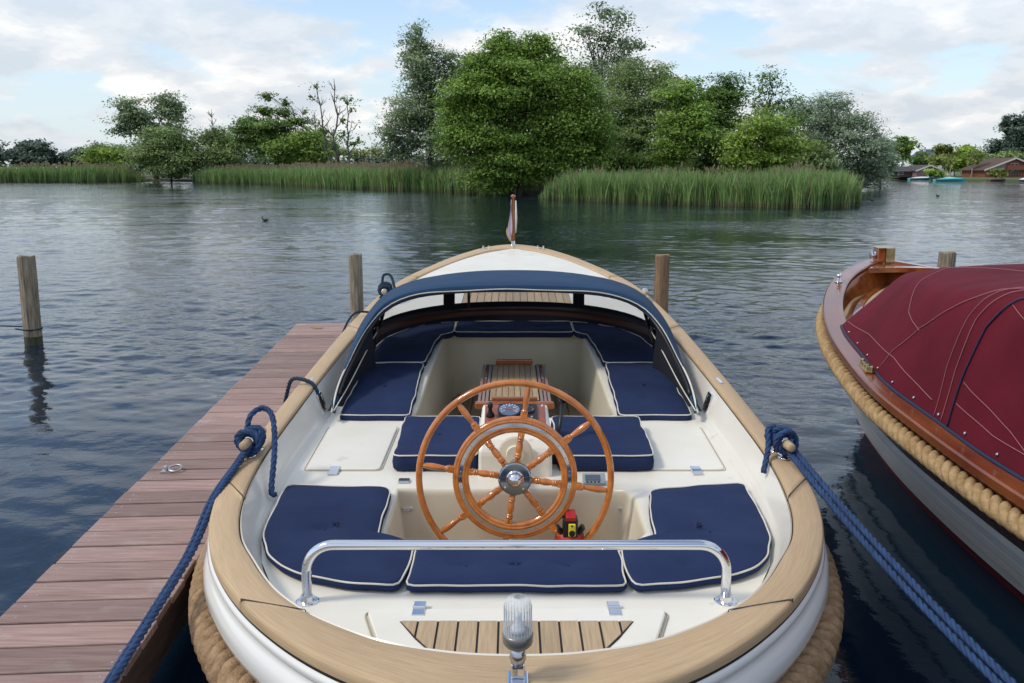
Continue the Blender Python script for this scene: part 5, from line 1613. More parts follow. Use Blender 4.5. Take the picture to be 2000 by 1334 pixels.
# aft left
c_, ax = CL_AL; c_ = c_ + sh
kn = knot(c_ + Vector((0, -.01, .004)), ax, .036, 3, 6.5, 110, .052)
up = catmull([c_ + Vector((-.03, .02, .03)), c_ + Vector((-.02, .05, .085)), c_ + Vector((.02, .10, .105)), c_ + Vector((.07, .06, .075)), c_ + Vector((.105, -.06, -.03)), (-.968, 3.32, .735), (-.945, 3.30, .722)], 6)
dn1 = catmull([c_ + Vector((-.01, -.04, -.02)), c_ + Vector((-.035, -.16, -.07)), (-1.128, 3.08, .782), (-1.118, 2.80, .70), (-1.135, 2.45, .62), (-1.125, 2.10, .585), (-1.10, 1.75, .57), (-1.06, 1.30, .56)], 8)
dn2 = [Vector(p) + Vector((.022, .0, .018)) for p in dn1]
rope('mooring_rope', 'blue rope knotted round the left stern cleat and led down beside the jetty', [kn, up, dn1, dn2], .0135, M['bluerope'])
# aft right
c_, ax = CL_AR; c_ = c_ + sh
kn = knot(c_ + Vector((0, -.005, .004)), ax, .036, 5, 6, 110, .055)
up = catmull([c_ + Vector((-.02, .02, .05)), c_ + Vector((-.055, .0, .045)), c_ + Vector((-.065, -.05, -.02)), c_ + Vector((-.10, -.12, -.10))], 7)
RE = Vector((1.40, 1.66, .585))
l1 = sag(c_ + Vector((.01, -.03, -.02)), RE, .05, 18)
l2 = [Vector(p) + Vector((.022, .006, .010)) for p in sag(c_ + Vector((.01, -.01, -.02)), RE, .043, 18)]
rope('mooring_rope', 'pair of blue ropes from the right stern cleat running down to the lower right', [kn, up, l1, l2], .0135, M['bluerope'])
# forward left
c_, ax = CL_FL; c_ = c_ + sh
kn = knot(c_ + Vector((0, .01, .006)), ax, .040, 8, 6, 100, .06)
up = catmull([c_ + Vector((-.02, .02, .05)), c_ + Vector((-.01, .04, .12)), c_ + Vector((.05, .02, .12)), c_ + Vector((.09, -.05, .02)), c_ + Vector((.10, -.10, -.05))], 6)
l1 = sag(c_ + Vector((-.01, -.04, -.02)), (-1.50, 7.95, .585), .05, 14)
rope('mooring_rope', 'dark rope bundled on the forward left cleat and tied to the jetty end', [kn, up, l1, [Vector(p) + Vector((.03, .02, .02)) for p in l1]], .012, M['darkrope'])
yc = 4.50
P = catmull([(-1.30, 4.72, .60), (-1.235, 4.64, .80), (-1.19, 4.58, .885), (-1.12, 4.54, .895), (-1.06, 4.51, .875), (-1.035, 4.50, .82), (-1.03, 4.50, .76)], 6)
rope('mooring_rope', 'short dark rope over the left gunwale through the coaming fairlead', [P], .012, M['darkrope'])
P = catmull([(-1.28, 6.20, .70), (-1.20, 6.22, .90), (-1.14, 6.26, .975), (-1.06, 6.30, .975), (-1.0, 6.32, .95)], 6)
rope('mooring_rope', 'thin dark rope end lying over the left gunwale beside the sprayhood', [P], .009, M['darkrope'])
# ------------------------------------------------------------------ jetty
JD = Vector((-.0664, .9978, 0)).normalized()                   # along the jetty, away from the camera
JN = Vector((JD.y, -JD.x, 0))                                  # to its right
JO = Vector((-1.693, 2.647, 0))                                # a point of the left edge
JW = .525
jet = thing('jetty', 'narrow jetty of purplish hardwood planks along the left of the tender', 'jetty', (-1.9, 5.0, 0))
rs = random.Random(4)
JZ = .55
pitch_ = .1485
plank_mesh = None
end = (Vector((-2.055, 8.223, 0)) - JO).dot(JD)
k = 0
sc_ = MB(); 
while True:
    s0 = end - k * pitch_
    if s0 < -3.6: break
    w = pitch_ - .011
    o0 = rs.uniform(-.004, .004); o1 = rs.uniform(-.004, .004); dz = rs.uniform(-.0015, .0015)
    a = JO + JD * (s0 - w); b_ = JO + JD * s0
    c4 = [a + JN * o0, a + JN * (JW + o1), b_ + JN * (JW + o1), b_ + JN * o0]
    m_ = MB()
    V = [(p.x, p.y, JZ - .028 + dz) for p in c4] + [(p.x, p.y, JZ + dz) for p in c4]
    m_.add(V, [(0, 3, 2, 1), (4, 5, 6, 7), (0, 1, 5, 4), (1, 2, 6, 5), (2, 3, 7, 6), (3, 0, 4, 7)])
    m_.mk('plank', M['plank'], jet, bevel=.004)
    for sx in (.05, JW - .05):
        for sy in (.035, w - .035):
            p = a + JN * (sx + rs.uniform(-.006, .006)) + JD * (sy + rs.uniform(-.006, .006))
            sc_.lathe((p.x, p.y, JZ + dz - .001), (0, 0, 1), [(0, .0048), (.0018, .0045)], 6)
    k += 1
sc = sc_.mk('plank_screws', M['galv'], jet); sc['kind'] = 'stuff'
for off in (.035, JW - .03):
    m_ = MB(); c0 = JO + JD * (end / 2 - 1.8) + JN * off
    m_.obox((c0.x, c0.y, JZ - .105), JD, JN, (0, 0, 1), end / 2 + 1.8 - .01, .022, .074)
    m_.mk('side_beam', M['beam'], jet, bevel=.004)
for s_ in (end - .15, end - 2.4, end - 4.6, end - 6.8):
    for off in (.10, JW - .10):
        p = JO + JD * s_ + JN * off
        m_ = MB(); m_.lathe((p.x, p.y, -.4), (0, 0, 1), [(0, .055), (.915, .055)], 12); m_.mk('pile', M['beam'], jet)
# ring plate
p = JO + JD * 1.40 + JN * .10
m_ = MB(); m_.obox((p.x, p.y, JZ + .004), JN, JD, (0, 0, 1), .026, .021, .003)
m_.lathe((p.x - .004, p.y, JZ + .006), (0, 0, 1), [(0, .009), (.02, .009), (.026, .006)], 10)
rp = m_.mk('mooring_ring_plate', M['galv'], jet)
m_ = MB(); m_.tube([(p.x + .038 + .030 * math.cos(t), p.y + .01 + .030 * math.sin(t), JZ + .016 + .006 * math.sin(t)) for t in np.linspace(0, 2 * PI, 24, endpoint=False)], .0052, 8, closed=True)
m_.mk('mooring_ring', M['galv'], rp, smooth=True)
p = JO + JD * (end - .30) + JN * .24
lf = MB()
G = []
for i in range(7):
    t = i / 6 * 2 - 1
    w = .022 * (1 - t * t) + .002
    G.append([(p.x + t * .055, p.y + q * w, JZ + .004 + .006 * t * t + .004 * abs(q)) for q in (-1, 0, 1)])
lf.grid(G)
tag(lf.mk('fallen_leaf', mat('dry_leaf', (.30, .22, .05), .8)), 'dry yellow leaf lying on the far end of the jetty', 'leaf')

# ------------------------------------------------------------------ mooring posts
def post(label, x, y, r, h, lean, m_, seed, wet=.10):
    rs_ = random.Random(seed)
    t = thing('mooring_post', label, 'post', (x, y, 0), 'mooring posts')
    n_ = 20
    ir_ = [r * (1 + rs_.uniform(-.05, .05)) for _ in range(n_)]
    G = []
    zs_ = [-.8, -.2, 0, wet] + [wet + (h - wet) * f for f in (.12, .3, .5, .7, .88, .985, 1.0)]
    for z in zs_:
        q = .965 if z == zs_[-1] else 1
        G.append([(x + lean[0] * z + ir_[k_] * q * (1 + .02 * math.sin(z * 9 + k_)) * math.cos(2 * PI * k_ / n_), y + lean[1] * z + ir_[k_] * q * math.sin(2 * PI * k_ / n_), z + (.008 * math.sin(k_ * .9) if z > h * .9 else 0)) for k_ in range(n_)])
    m1 = MB(); m1.grid(G[3:], closed=True); bb = len(m1.V) - n_; m1.F.append(tuple(range(bb, bb + n_)))
    m1.mk('post_shaft', m_, t)
    m1 = MB(); m1.grid(G[:4], closed=True); m1.mk('wet_foot', M['postwet'], t)
    return t
post('weathered grey post standing alone in open water at the far left', -5.575, 9.95, .094, 1.03, (.018, 0), M['post'], 1)
post('mossy upright post behind the end of the jetty', -1.965, 10.9, .082, .96, (0, 0), M['post'], 2)
post('browner post on the far right side of the tender bow', 1.86, 10.75, .088, .965, (.0, 0), M['postbrown'], 3)
post('dark post top just showing behind the red boat cover', 5.75, 11.5, .105, .93, (0, 0), M['post'], 4)
P = catmull([(-5.70, 9.83, .205), (-5.575, 9.835, .185), (-5.462, 9.95, .188), (-5.575, 10.062, .195), (-5.69, 9.95, .21), (-6.4, 9.98, .23), (-7.4, 10.0, .26)], 6)
m_ = MB(); m_.tube(P, .009, 6)
tag(m_.mk('thin_line', M['darkrope'], smooth=True), 'thin dark line looped round the lone left post and leading out left', 'rope')

# ------------------------------------------------------------------ launch with the red cover
XC = 3.27
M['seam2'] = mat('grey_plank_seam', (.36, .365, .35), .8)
SX2 = [(0, 7.78), (.17, 7.66), (.49, 7.28), (.75, 6.84), (1.01, 6.22), (1.20, 5.55), (1.315, 4.93), (1.385, 4.38), (1.40, 3.8), (1.40, 3.1), (1.37, 2.3), (1.28, 1.4), (1.12, .6), (.85, .15), (.40, -.05), (0, -.10)]
WL2 = [(0, 7.05), (.10, 6.98), (.24, 6.85), (.40, 6.68), (.55, 6.42), (.66, 5.9), (.77, 5.2), (.83, 4.5), (.86, 3.8), (.86, 3.1), (.84, 2.4), (.78, 1.6), (.66, .9), (.46, .5), (.22, .3), (0, .22)]
K2 = 6
S2 = np.array(catmull(SX2, K2)); L2_ = np.array(catmull(WL2, K2))
S2[:, 0] = np.maximum(S2[:, 0], 0); L2_[:, 0] = np.maximum(L2_[:, 0], 0)
S2[0, 0] = S2[-1, 0] = L2_[0, 0] = L2_[-1, 0] = 0
def g2(Y): return .82 + .33 * max(0, (Y - 3) / 4.3) ** 1.6
launch = thing('covered_launch', 'varnished wooden launch with burgundy canvas cover and rope fender on the right', 'boat', (XC, 4.0, 0), 'moored boats')
def hull2(f, side, k, out=0.0):
    """f 0 gunwale .. 1 waterline"""
    a = S2[k]; w = L2_[k]
    c_ = .05 * math.sin(PI * min(1, f)) * (1 - abs(2 * k / len(S2) - 1) ** 3 * .6)
    x = a[0] + (w[0] - a[0]) * f
    y = a[1] + (w[1] - a[1]) * f
    x += c_ * (a[0] - w[0]) * 1.1 if a[0] > .05 else 0
    z = g2(a[1]) * (1 - f)
    nx = 1 if x > .02 else 0
    return (XC + side * (x + out * nx), y, z)
NS = len(S2)
LV = [.40, .51, .62, .73, .84]
for side in (-1, 1):
    G = [[hull2(f, side, k, o_) for k in range(NS)] for f, o_ in ((.04, -.01), (.045, .004), (.12, .006), (.20, .006), (.395, .006), (.40, -.012))]
    m_ = MB(); m_.grid(G); m_.mk('sheer_strake', M['darkvarnish'], launch, smooth=True)
    for a, c_ in zip(LV[:-1], LV[1:]):
        G = [[hull2(f, side, k, o_) for k in range(NS)] for f, o_ in ((a, -.012), (a, .000), ((a + c_) / 2, .010), (c_ + .006, .015), (c_ + .012, .006), (c_ + .014, -.006))]
        m_ = MB(); m_.grid(G); m_.mk('hull_plank', M['white2'], launch)
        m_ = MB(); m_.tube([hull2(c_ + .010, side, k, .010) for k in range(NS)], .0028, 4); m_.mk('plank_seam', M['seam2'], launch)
    m_ = MB(); m_.grid([[hull2(f, side, k, .004) for k in range(NS)] for f in (.84, .87, .905)]); m_.mk('boot_stripe', M['blue2'], launch, smooth=True)
    m_ = MB(); m_.grid([[hull2(f, side, k, .004) for k in range(NS)] for f in (.905, 1.0, 1.25)]); m_.mk('bottom_paint', M['red2'], launch, smooth=True)
    # gunwale cap
    G = []
    for k in range(NS):
        a = S2[k]; t_ = S2[min(k + 1, NS - 1)] - S2[max(k - 1, 0)]; t_ = t_ / np.linalg.norm(t_)
        n_ = np.array([t_[1], -t_[0]]);
        if k < 3: n_ = n_ * (k / 3) + np.array([0, -1]) * (1 - k / 3)
        z = g2(a[1])
        row = []
        for d, dz in ((-.012, -.03), (-.014, .004), (-.006, .012), (.02, .012), (.11, .016), (.122, .010), (.124, -.03)):
            x = a[0] + n_[0] * d; y = a[1] + n_[1] * d
            row.append((XC + side * max(0, x), y, z + dz))
        G.append(row)
    m_ = MB(); m_.grid(G); m_.mk('gunwale_cap', M['darkvarnish'], launch, smooth=False)
    for p in launch.children[-1].data.polygons: p.use_smooth = True
    # outer rubbing bead
    m_ = MB(); m_.tube([hull2(.03, side, k, .012) for k in range(0, NS)], .013, 8); m_.mk('rubbing_bead', M['varnish'], launch, smooth=True)
    # inner bulwark at the bow
    G = []
    for z_, sc2 in ((-.012, .0), (-.05, .03), (-.11, .06), (-.17, .08)):
        row = []
        for k in range(0, 36):
            a = S2[k]
            d = .118 + sc2
            t_ = S2[min(k + 1, NS - 1)] - S2[max(k - 1, 0)]; t_ = t_ / np.linalg.norm(t_); n_ = np.array([t_[1], -t_[0]])
            if k < 3: n_ = n_ * (k / 3) + np.array([0, -1]) * (1 - k / 3)
            row.append((XC + side * max(0, a[0] + n_[0] * d), a[1] + n_[1] * d, g2(a[1]) + z_))
        G.append(row)
    m_ = MB(); m_.grid(G); m_.mk('bow_bulwark', M['bowvarnish'], launch, smooth=True)
    # rope fender
    V, F = rope_mesh([hull2(.13, side, k, .050) for k in range(2, NS - 8)], .048, .19, n=9, strands=3, seg=12, fill=.49)
    mk('rope_fender', V, F, M['rope2'], launch, smooth=True)
# bow deck of curved teak planks
DZ = lambda y: g2(y) - .15
base_pts = []
for k in range(0, 36):
    a = S2[k]; t_ = S2[min(k + 1, NS - 1)] - S2[max(k - 1, 0)]; t_ = t_ / np.linalg.norm(t_); n_ = np.array([t_[1], -t_[0]])
    if k < 3: n_ = n_ * (k / 3) + np.array([0, -1]) * (1 - k / 3)
    base_pts.append((a, n_))
def inset(d, side):
    r_ = []
    for a, n_ in base_pts:
        x = a[0] + n_[0] * d; y = a[1] + n_[1] * d
        if x < .0: x = 0.0
        r_.append((XC + side * x, y, DZ(y)))
    return r_
for side in (-1, 1):
    d = .17
    m_ = MB(); m_.grid([[(p[0], p[1], p[2] - .006) for p in inset(.20, side)], [(p[0], p[1], p[2] - .006) for p in inset(.60, side)], [(XC, p[1] - .1, p[2] - .006) for p in inset(.60, side)]]); m_.mk('deck_caulking', M['caulk'], launch)
    while d < .75:
        w = .075 if d < .23 else .052
        A = inset(d, side); B = inset(d + w, side)
        G = [[(p[0], p[1], p[2]) for p in A], [(p[0], p[1], p[2]) for p in B]]
        m_ = MB(); m_.grid(G); m_.mk('deck_plank', M['teakdeck'] if d > .23 else M['bowvarnish'], launch)
        d += w + .006
# breasthook, stem head and bow fitting
m_ = MB()
m_.add([(XC + x, y, g2(7.5) + z) for z in (-.03, .014) for x, y in ((0, 7.72), (-.14, 7.50), (-.28, 7.28), (0, 7.34), (.28, 7.28), (.14, 7.50))],
       [(0, 1, 2, 3, 4, 5)[::-1], (6, 7, 8, 9, 10, 11), (0, 1, 7, 6), (1, 2, 8, 7), (2, 3, 9, 8), (3, 4, 10, 9), (4, 5, 11, 10), (5, 0, 6, 11)])
m_.mk('breasthook', M['bowvarnish'], launch, bevel=.004)
m_ = MB(); m_.box(XC - .045, XC + .045, 7.10, 7.14, DZ(7.1) - .01, g2(7.1) - .01); m_.mk('king_post', M['trimwhite'], launch, bevel=.004)
zs2 = g2(7.62) + .012
m_ = MB(); m_.box(XC - .055, XC + .035, 7.64, 7.76, zs2 - .9, zs2 + .115); m_.mk('stem_head', M['bowvarnish'], launch, bevel=.006)
m_ = MB(); m_.box(XC + .0, XC + .075, 7.60, 7.64, zs2 - .0, zs2 + .125); m_.box(XC - .06, XC + .08, 7.63, 7.77, zs2 + .116, zs2 + .126); m_.box(XC + .036, XC + .05, 7.64, 7.76, zs2, zs2 + .116)
bf = m_.mk('bow_fitting', M['brass'], launch, bevel=.003)
m_ = MB(); m_.lathe((XC - .10, 7.70, zs2 + .055), (1, 0, 0), [(0, .030), (.006, .033), (.012, .020), (.032, .020), (.038, .033), (.044, .030)], 16); m_.mk('bow_roller', M['chrome'], bf)
# cleats on the cap
def fitting(k, name, m_a, off=.055, big=1.0):
    a = S2[k]; t_ = S2[k + 1] - S2[k - 1]; t_ = t_ / np.linalg.norm(t_); n_ = np.array([t_[1], -t_[0]])
    p = Vector((XC - (a[0] + n_[0] * off), a[1] + n_[1] * off, g2(a[1]) + .014)); tt = Vector((-t_[0], t_[1], 0))
    return p, tt
p, tt = fitting(17, 'c', None, .05)
m_ = MB(); m_.lathe(p, (0, 0, 1), [(0, .034), (.006, .032), (.012, .014), (.05, .012)], 16)
m_.lathe(p + Vector((0, 0, .052)) - tt * .05, tt, [(0, .012), (.01, .018), (.05, .014), (.09, .018), (.10, .012)], 12); m_.mk('bow_cleat', M['chrome'], launch, smooth=True)
p, tt = fitting(38, 'f', None, .055)
m_ = MB(); nn_ = tt.cross(Vector((0, 0, 1)))
m_.obox(p, tt, nn_, (0, 0, 1), .10, .030, .004)
for q in (-.06, 0, .06): m_.lathe(p + tt * q, (0, 0, 1), [(0, .018), (.022, .016), (.026, .008)], 12)
for q in (-.1, .1): m_.lathe(p + tt * q, (0, 0, 1), [(0, .015), (.03, .013), (.036, .006)], 12)
m_.mk('fairlead_roller', M['brass'], launch)
for kk in (55, 59):
    p, tt = fitting(kk, 'q', None, .05); nn_ = tt.cross(Vector((0, 0, 1)))
    m_ = MB(); m_.obox(p, tt * .8 + nn_ * .6, nn_ * .8 - tt * .6, (0, 0, 1), .060, .018, .004)
    d_ = (tt * .8 + nn_ * .6).normalized()
    for q in (-.035, .035): m_.lathe(p + d_ * q, (0, 0, 1), [(0, .010), (.008, .006)], 10)
    m_.tube([p - d_ * .03 + Vector((0, 0, .01)), p + Vector((0, 0, .022)), p + d_ * .03 + Vector((0, 0, .01))], .006, 8)
    m_.mk('canvas_catch', M['chrome'], launch, bevel=.002)

# burgundy cover
def cw(Y):                                         # half width of the cover at the base
    return max(.1, float(np.interp(Y, S2[::-1, 1], S2[::-1, 0]))) - .085
def ctop(Y): return interp(Y, [0, .4, 1.5, 3.0, 3.7, 4.6, 5.2, 5.65], [1.1, 1.42, 1.56, 1.58, 1.56, 1.51, 1.455, 1.385])
def cpow(Y): return interp(Y, [0, 2.5, 3.7, 4.7, 5.65], [.30, .30, .34, .52, .80])
def cpz(Y): return interp(Y, [0, 2.5, 3.7, 4.7, 5.65], [.62, .60, .62, .72, .82])
SEC_D = resample(catmull([(1, 0), (.972, .40), (.945, .70), (.905, .86), (.80, .925), (.45, .985), (0, 1.0)], 8), .01)
SEC_F = resample(catmull([(1, 0), (.88, .32), (.76, .66), (.67, .87), (.58, .945), (.30, .985), (0, 1.0)], 8), .01)
SPD = np.linspace(0, .5, len(SEC_D)); SPF = np.linspace(0, .5, len(SEC_F))
def cover(Y, ph, out=0.0):
    """ph 0 left base .. 1 right base"""
    a = PI * ph
    w = cw(Y) + out; zb_ = g2(Y) + .020; zt = ctop(Y) + out
    s_ = math.sin(a)
    e_ = ph if ph < .5 else 1 - ph
    fx = float(np.interp(e_, SPD, SEC_D[:, 0])); fz = float(np.interp(e_, SPD, SEC_D[:, 1]))
    gx = float(np.interp(e_, SPF, SEC_F[:, 0])); gz = float(np.interp(e_, SPF, SEC_F[:, 1]))
    t_ = interp(Y, [3.75, 4.5, 5.2, 5.66], [0, .35, .8, 1.0])
    sx_ = fx + (gx - fx) * t_; sz_ = fz + (gz - fz) * t_
    x = XC - w * sx_ * (1 if ph < .5 else -1)
    z = zb_ + (zt - zb_) * sz_
    # canvas tension folds fanning from the lower edge
    e = max(0, 1 - abs(ph - .0) / .42) if ph < .5 else max(0, 1 - (1 - ph) / .42)
    f = .007 * math.sin(Y * 19 + ph * 26) * e * (1 - e) * 4 * (.4 + .6 * math.sin(Y * 1.9 + 1)) + .006 * math.sin(Y * 6 - ph * 20)
    x -= f * (1 if ph < .5 else -1) * .8
    z += f * .3 * s_
    # hoops push up, canvas sags between them
    z -= .022 * s_ * (math.sin(PI * ((Y - 3.7) / 1.25)) ** 2)
    return (x, Y, z)
Ys = list(np.arange(.1, 5.66, .07)) + [5.66]
PH = [i / 64 for i in range(65)]
G = [[cover(Y, p_) for p_ in PH] for Y in Ys]
G.append([(XC + (cover(5.66, p_)[0] - XC) * .93, 5.66 + .16 * math.sin(PI * p_), cover(5.66, p_)[2] - .10 * math.sin(PI * p_)) for p_ in PH])
G.append([(XC + (cover(5.66, p_)[0] - XC) * .80, 5.66 + .42 * math.sin(PI * p_), g2(5.8) - .16 + .10 * math.cos(PI * p_) ** 2) for p_ in PH])
m_ = MB(); m_.grid(G)
cv = m_.mk('canvas_cover', M['red'], launch, smooth=True)
def on_cover(pts, r, m_, name, n=10, out=.004, closed=False):
    Q = []
    for (y0, p0), (y1, p1) in zip(pts[:-1], pts[1:]):
        for i in range(n):
            t = i / n; Q.append(cover(y0 + (y1 - y0) * t, p0 + (p1 - p0) * t, out))
    Q.append(cover(*pts[-1], out))
    q = MB(); q.tube(Q, r, 5); return q.mk(name, m_, cv, smooth=True)
on_cover([(5.64, .0), (4.6, .0), (3.8, .0), (2.6, .0), (.3, 0)], .009, M['bluepipe'], 'edge_piping', 20, .006)
on_cover([(4.62, .02), (4.56, .07), (4.35, .15), (3.95, .225), (3.55, .285), (2.9, .30), (1.2, .31)], .0022, M['stitch'], 'seam', 8)
on_cover([(5.62, .03), (5.1, .055), (4.5, .06), (3.95, .03)], .0022, M['stitch'], 'seam', 8)
on_cover([(4.98, .315), (4.86, .25), (4.62, .17), (4.34, .145)], .0019, M['stitch'], 'seam', 8)
on_cover([(5.3, .33), (4.98, .315), (4.4, .36), (3.6, .38), (2.5, .38)], .0017, M['stitch'], 'seam', 8)
on_cover([(3.83, .0), (3.80, .10), (3.74, .20), (3.64, .262), (3.45, .30), (3.0, .325), (2.0, .335)], .0022, M['stitch'], 'seam', 8)
on_cover([(3.90, .0), (3.88, .10), (3.82, .20), (3.70, .268), (3.5, .31), (3.0, .335), (2.0, .345)], .0017, M['stitch'], 'seam', 8)
on_cover([(3.76, .0), (3.72, .10), (3.66, .19), (3.56, .245), (3.38, .28), (3.0, .300), (2.0, .310)], .0042, M['bluepipe'], 'door_piping', 8, .006)
on_cover([(3.72, .05), (3.4, .035), (2.8, .03), (2.0, .03)], .0019, M['stitch'], 'seam', 8)
on_cover([(3.70, .09), (3.3, .055), (2.95, .0)], .0017, M['stitch'], 'seam', 8)
on_cover([(3.56, .235), (3.2, .20), (2.6, .14)], .0017, M['stitch'], 'seam', 8)
st_ = None
for Y in np.arange(2.3, 5.6, .26):
    p = Vector(cover(Y, .012, .002))
    if st_ is None:
        q = MB(); q.lathe(p, (-1, 0, .5), [(0, .008), (.005, .007), (.007, .003)], 10); st_ = q.mk('press_stud', M['chrome'], cv); p_st = p
    else:
        o = st_.copy(); link(o); o.location = st_.location + (p - p_st)

# ------------------------------------------------------------------ ducks
def duck(label, x, y, s_, yaw):
    t = thing('duck', label, 'duck', (x, y, 0), 'water birds on the lake')
    ax = Vector((math.cos(yaw), math.sin(yaw), 0))
    m_ = MB(); c0 = Vector((x, y, .02 * s_))
    def P(d, h): return c0 + ax * d * s_ + Vector((0, 0, h * s_))
    m_.tube([P(-.20, .10), P(-.15, .06), P(-.05, .05), P(.06, .06), P(.13, .08), P(.155, .14), P(.16, .20), P(.175, .235), P(.21, .235)], [.008 * s_, .05 * s_, .085 * s_, .08 * s_, .05 * s_, .030 * s_, .028 * s_, .036 * s_, .014 * s_], 10)
    m_.mk('body', M['duck'], t, smooth=True)
    m_ = MB(); m_.tube([P(.205, .237), P(.25, .225)], [.014 * s_, .005 * s_], 6); m_.mk('beak', M['beak'], t)
duck('dark duck swimming alone left of the centre, below the left bushes', -9.729, 34.6, .72, PI * .97)
duck('nearer of two small dark ducks right of the island tip', 23.5, 57.5, .75, PI * .9)
duck('farther of two small dark ducks right of the island tip', 32.0, 66.3, .8, PI * 1.05)

# ------------------------------------------------------------------ far right shore: cabins, chalet and small boats
def gable(name, label, x0, x1, y0, y1, ze, zr, wm, rm, loc_z=.5, over=.4, ridge_x=True, group='houses on the far shore'):
    t = thing(name, label, 'house', ((x0 + x1) / 2, y0, loc_z), group)
    xc_ = (x0 + x1) / 2
    m_ = MB()
    V = [(x0, y0, loc_z), (x1, y0, loc_z), (x1, y0, ze), (xc_, y0, zr), (x0, y0, ze)]
    V += [(x, y1, z) for x, y, z in V]
    m_.add(V, [(0, 1, 2, 3, 4), (9, 8, 7, 6, 5), (0, 5, 6, 1), (1, 6, 7, 2), (0, 4, 9, 5)])
    m_.mk('wall', wm, t)
    for s_ in (-1, 1):
        xe = x0 - over if s_ < 0 else x1 + over
        zz = ze - over * (zr - ze) / ((x1 - x0) / 2)
        m_ = MB()
        V = [(xc_, y0 - over, zr + .02), (xe, y0 - over, zz + .02), (xe, y1 + over, zz + .02), (xc_, y1 + over, zr + .02)]
        V += [(x, y, z + .16) for x, y, z in V]
        m_.add(V, [(0, 1, 2, 3), (7, 6, 5, 4), (0, 4, 5, 1), (1, 5, 6, 2), (2, 6, 7, 3), (3, 7, 4, 0)])
        m_.mk('roof', rm, t)
        m_ = MB(); m_.add([(xc_, y0 - over - .03, zr + .2), (xe, y0 - over - .03, zz + .2), (xe, y0 - over - .03, zz - .08), (xc_, y0 - over - .03, zr - .10)], [(0, 1, 2, 3)])
        m_.add([(xc_, y0 - over - .03, zr + .2), (xe, y0 - over - .03, zz + .2), (xe, y0 - over + .05, zz + .2), (xc_, y0 - over + .05, zr + .2)], [(0, 1, 2, 3)])
        m_.mk('barge_board', M['trimwhite'], t)
    return t
ch = gable('chalet', 'red-brown wooden chalet with a broad gable roof at the far right bank', 91.8, 102.8, 172, 181, 1.95, 4.1, M['redwood'], M['roofbrown'], over=.5)
def win(t, x0, x1, y, z0, z1, name='window'):
    m_ = MB(); m_.box(x0, x1, y - .06, y, z0, z1); w = m_.mk(name, M['trimwhite'], t)
    m_ = MB(); m_.box(x0 + .06, x1 - .06, y - .08, y - .062, z0 + .06, z1 - .06); m_.mk('pane', M['windowglass'], w)
win(ch, 92.9, 93.9, 172, .95, 1.7); win(ch, 96.6, 97.25, 172, 2.6, 3.2); win(ch, 97.35, 98.0, 172, 2.6, 3.2); win(ch, 100.9, 102.0, 172, .95, 1.7)
m_ = MB(); m_.box(96.2, 98.6, 171.9, 172, .6, 1.85); m_.mk('patio_door', M['windowglass'], ch)
for a, c_ in ((93.1, 95.6), (99.2, 101.6)):
    m_ = MB(); z1_ = 1.95; 
    zt_l = 1.95 + (4.1 - 1.95) * (a - 91.8) / 5.5 if a < 97.3 else 1.95 + (4.1 - 1.95) * (102.8 - a) / 5.5
    zt_r = 1.95 + (4.1 - 1.95) * (c_ - 91.8) / 5.5 if c_ < 97.3 else 1.95 + (4.1 - 1.95) * (102.8 - c_) / 5.5
    m_.add([(a, 171.93, 1.95), (c_, 171.93, 1.95), (c_, 171.93, zt_r - .12), (a, 171.93, zt_l - .12)], [(0, 1, 2, 3)]); m_.mk('gable_panel', M['panelgrey'], ch)
m_ = MB(); m_.box(95.4, 99.4, 170.8, 172, 1.9, 2.0); m_.box(95.4, 99.4, 170.8, 170.88, 2.0, 2.75); m_.mk('balcony', M['redwood'], ch)
for x in (95.5, 99.3):
    m_ = MB(); m_.box(x - .08, x + .08, 170.82, 170.98, .5, 1.9); m_.mk('balcony_post', M['redwood'], ch)
fn = thing('veranda_fence', 'low reddish rail fence in front of the chalet', 'fence', (97, 168, .5))
m_ = MB(); m_.box(92.5, 104, 167.96, 168.04, 1.12, 1.2); m_.mk('top_rail', M['redwood'], fn)
m_ = MB(); m_.box(92.5, 104, 167.96, 168.04, .65, .72); m_.mk('bottom_rail', M['redwood'], fn)
pm = None
for x in np.arange(92.5, 104.01, .5):
    if pm is None:
        m_ = MB(); m_.box(x - .05, x + .05, 167.9, 167.955, .5, 1.15); pm = m_.mk('fence_post', M['redwood'], fn); p0x = x
    else:
        q = pm.copy(); link(q); q.location.x += x - p0x
cb = gable('cabin', 'low cabin with a dark shingle roof and pinkish gable at the far bank', 81.2, 86.4, 178, 186, 1.75, 2.75, M['wallpink'], M['roofdark'], over=.35)
win(cb, 83.6, 84.9, 178, .9, 1.6)
cw_ = thing('cabin_wing', 'dark roofed side wing left of the pinkish gable', 'house', (78.2, 180, .5), 'houses on the far shore')
m_ = MB(); m_.box(75.6, 81.2, 180, 184, .5, 1.65); m_.mk('wall', M['roofbrown'], cw_)
m_ = MB(); m_.add([(75.2, 179.5, 1.6), (81.3, 179.5, 1.6), (81.3, 182, 2.65), (76.2, 182, 2.65), (75.2, 184.5, 1.6), (81.3, 184.5, 1.6)], [(0, 1, 2, 3), (3, 2, 5, 4), (0, 3, 4), (1, 5, 2)]); m_.mk('roof', M['roofdark'], cw_)
win(cw_, 78.5, 79.5, 180, .95, 1.5)
bh = thing('blue_roofed_house', 'house with a blue-grey roof rising behind the trees', 'house', (110.5, 232, .5), 'houses on the far shore')
m_ = MB(); m_.box(107, 114.5, 230, 240, .5, 5.0); m_.mk('wall', M['boatwhite'], bh)
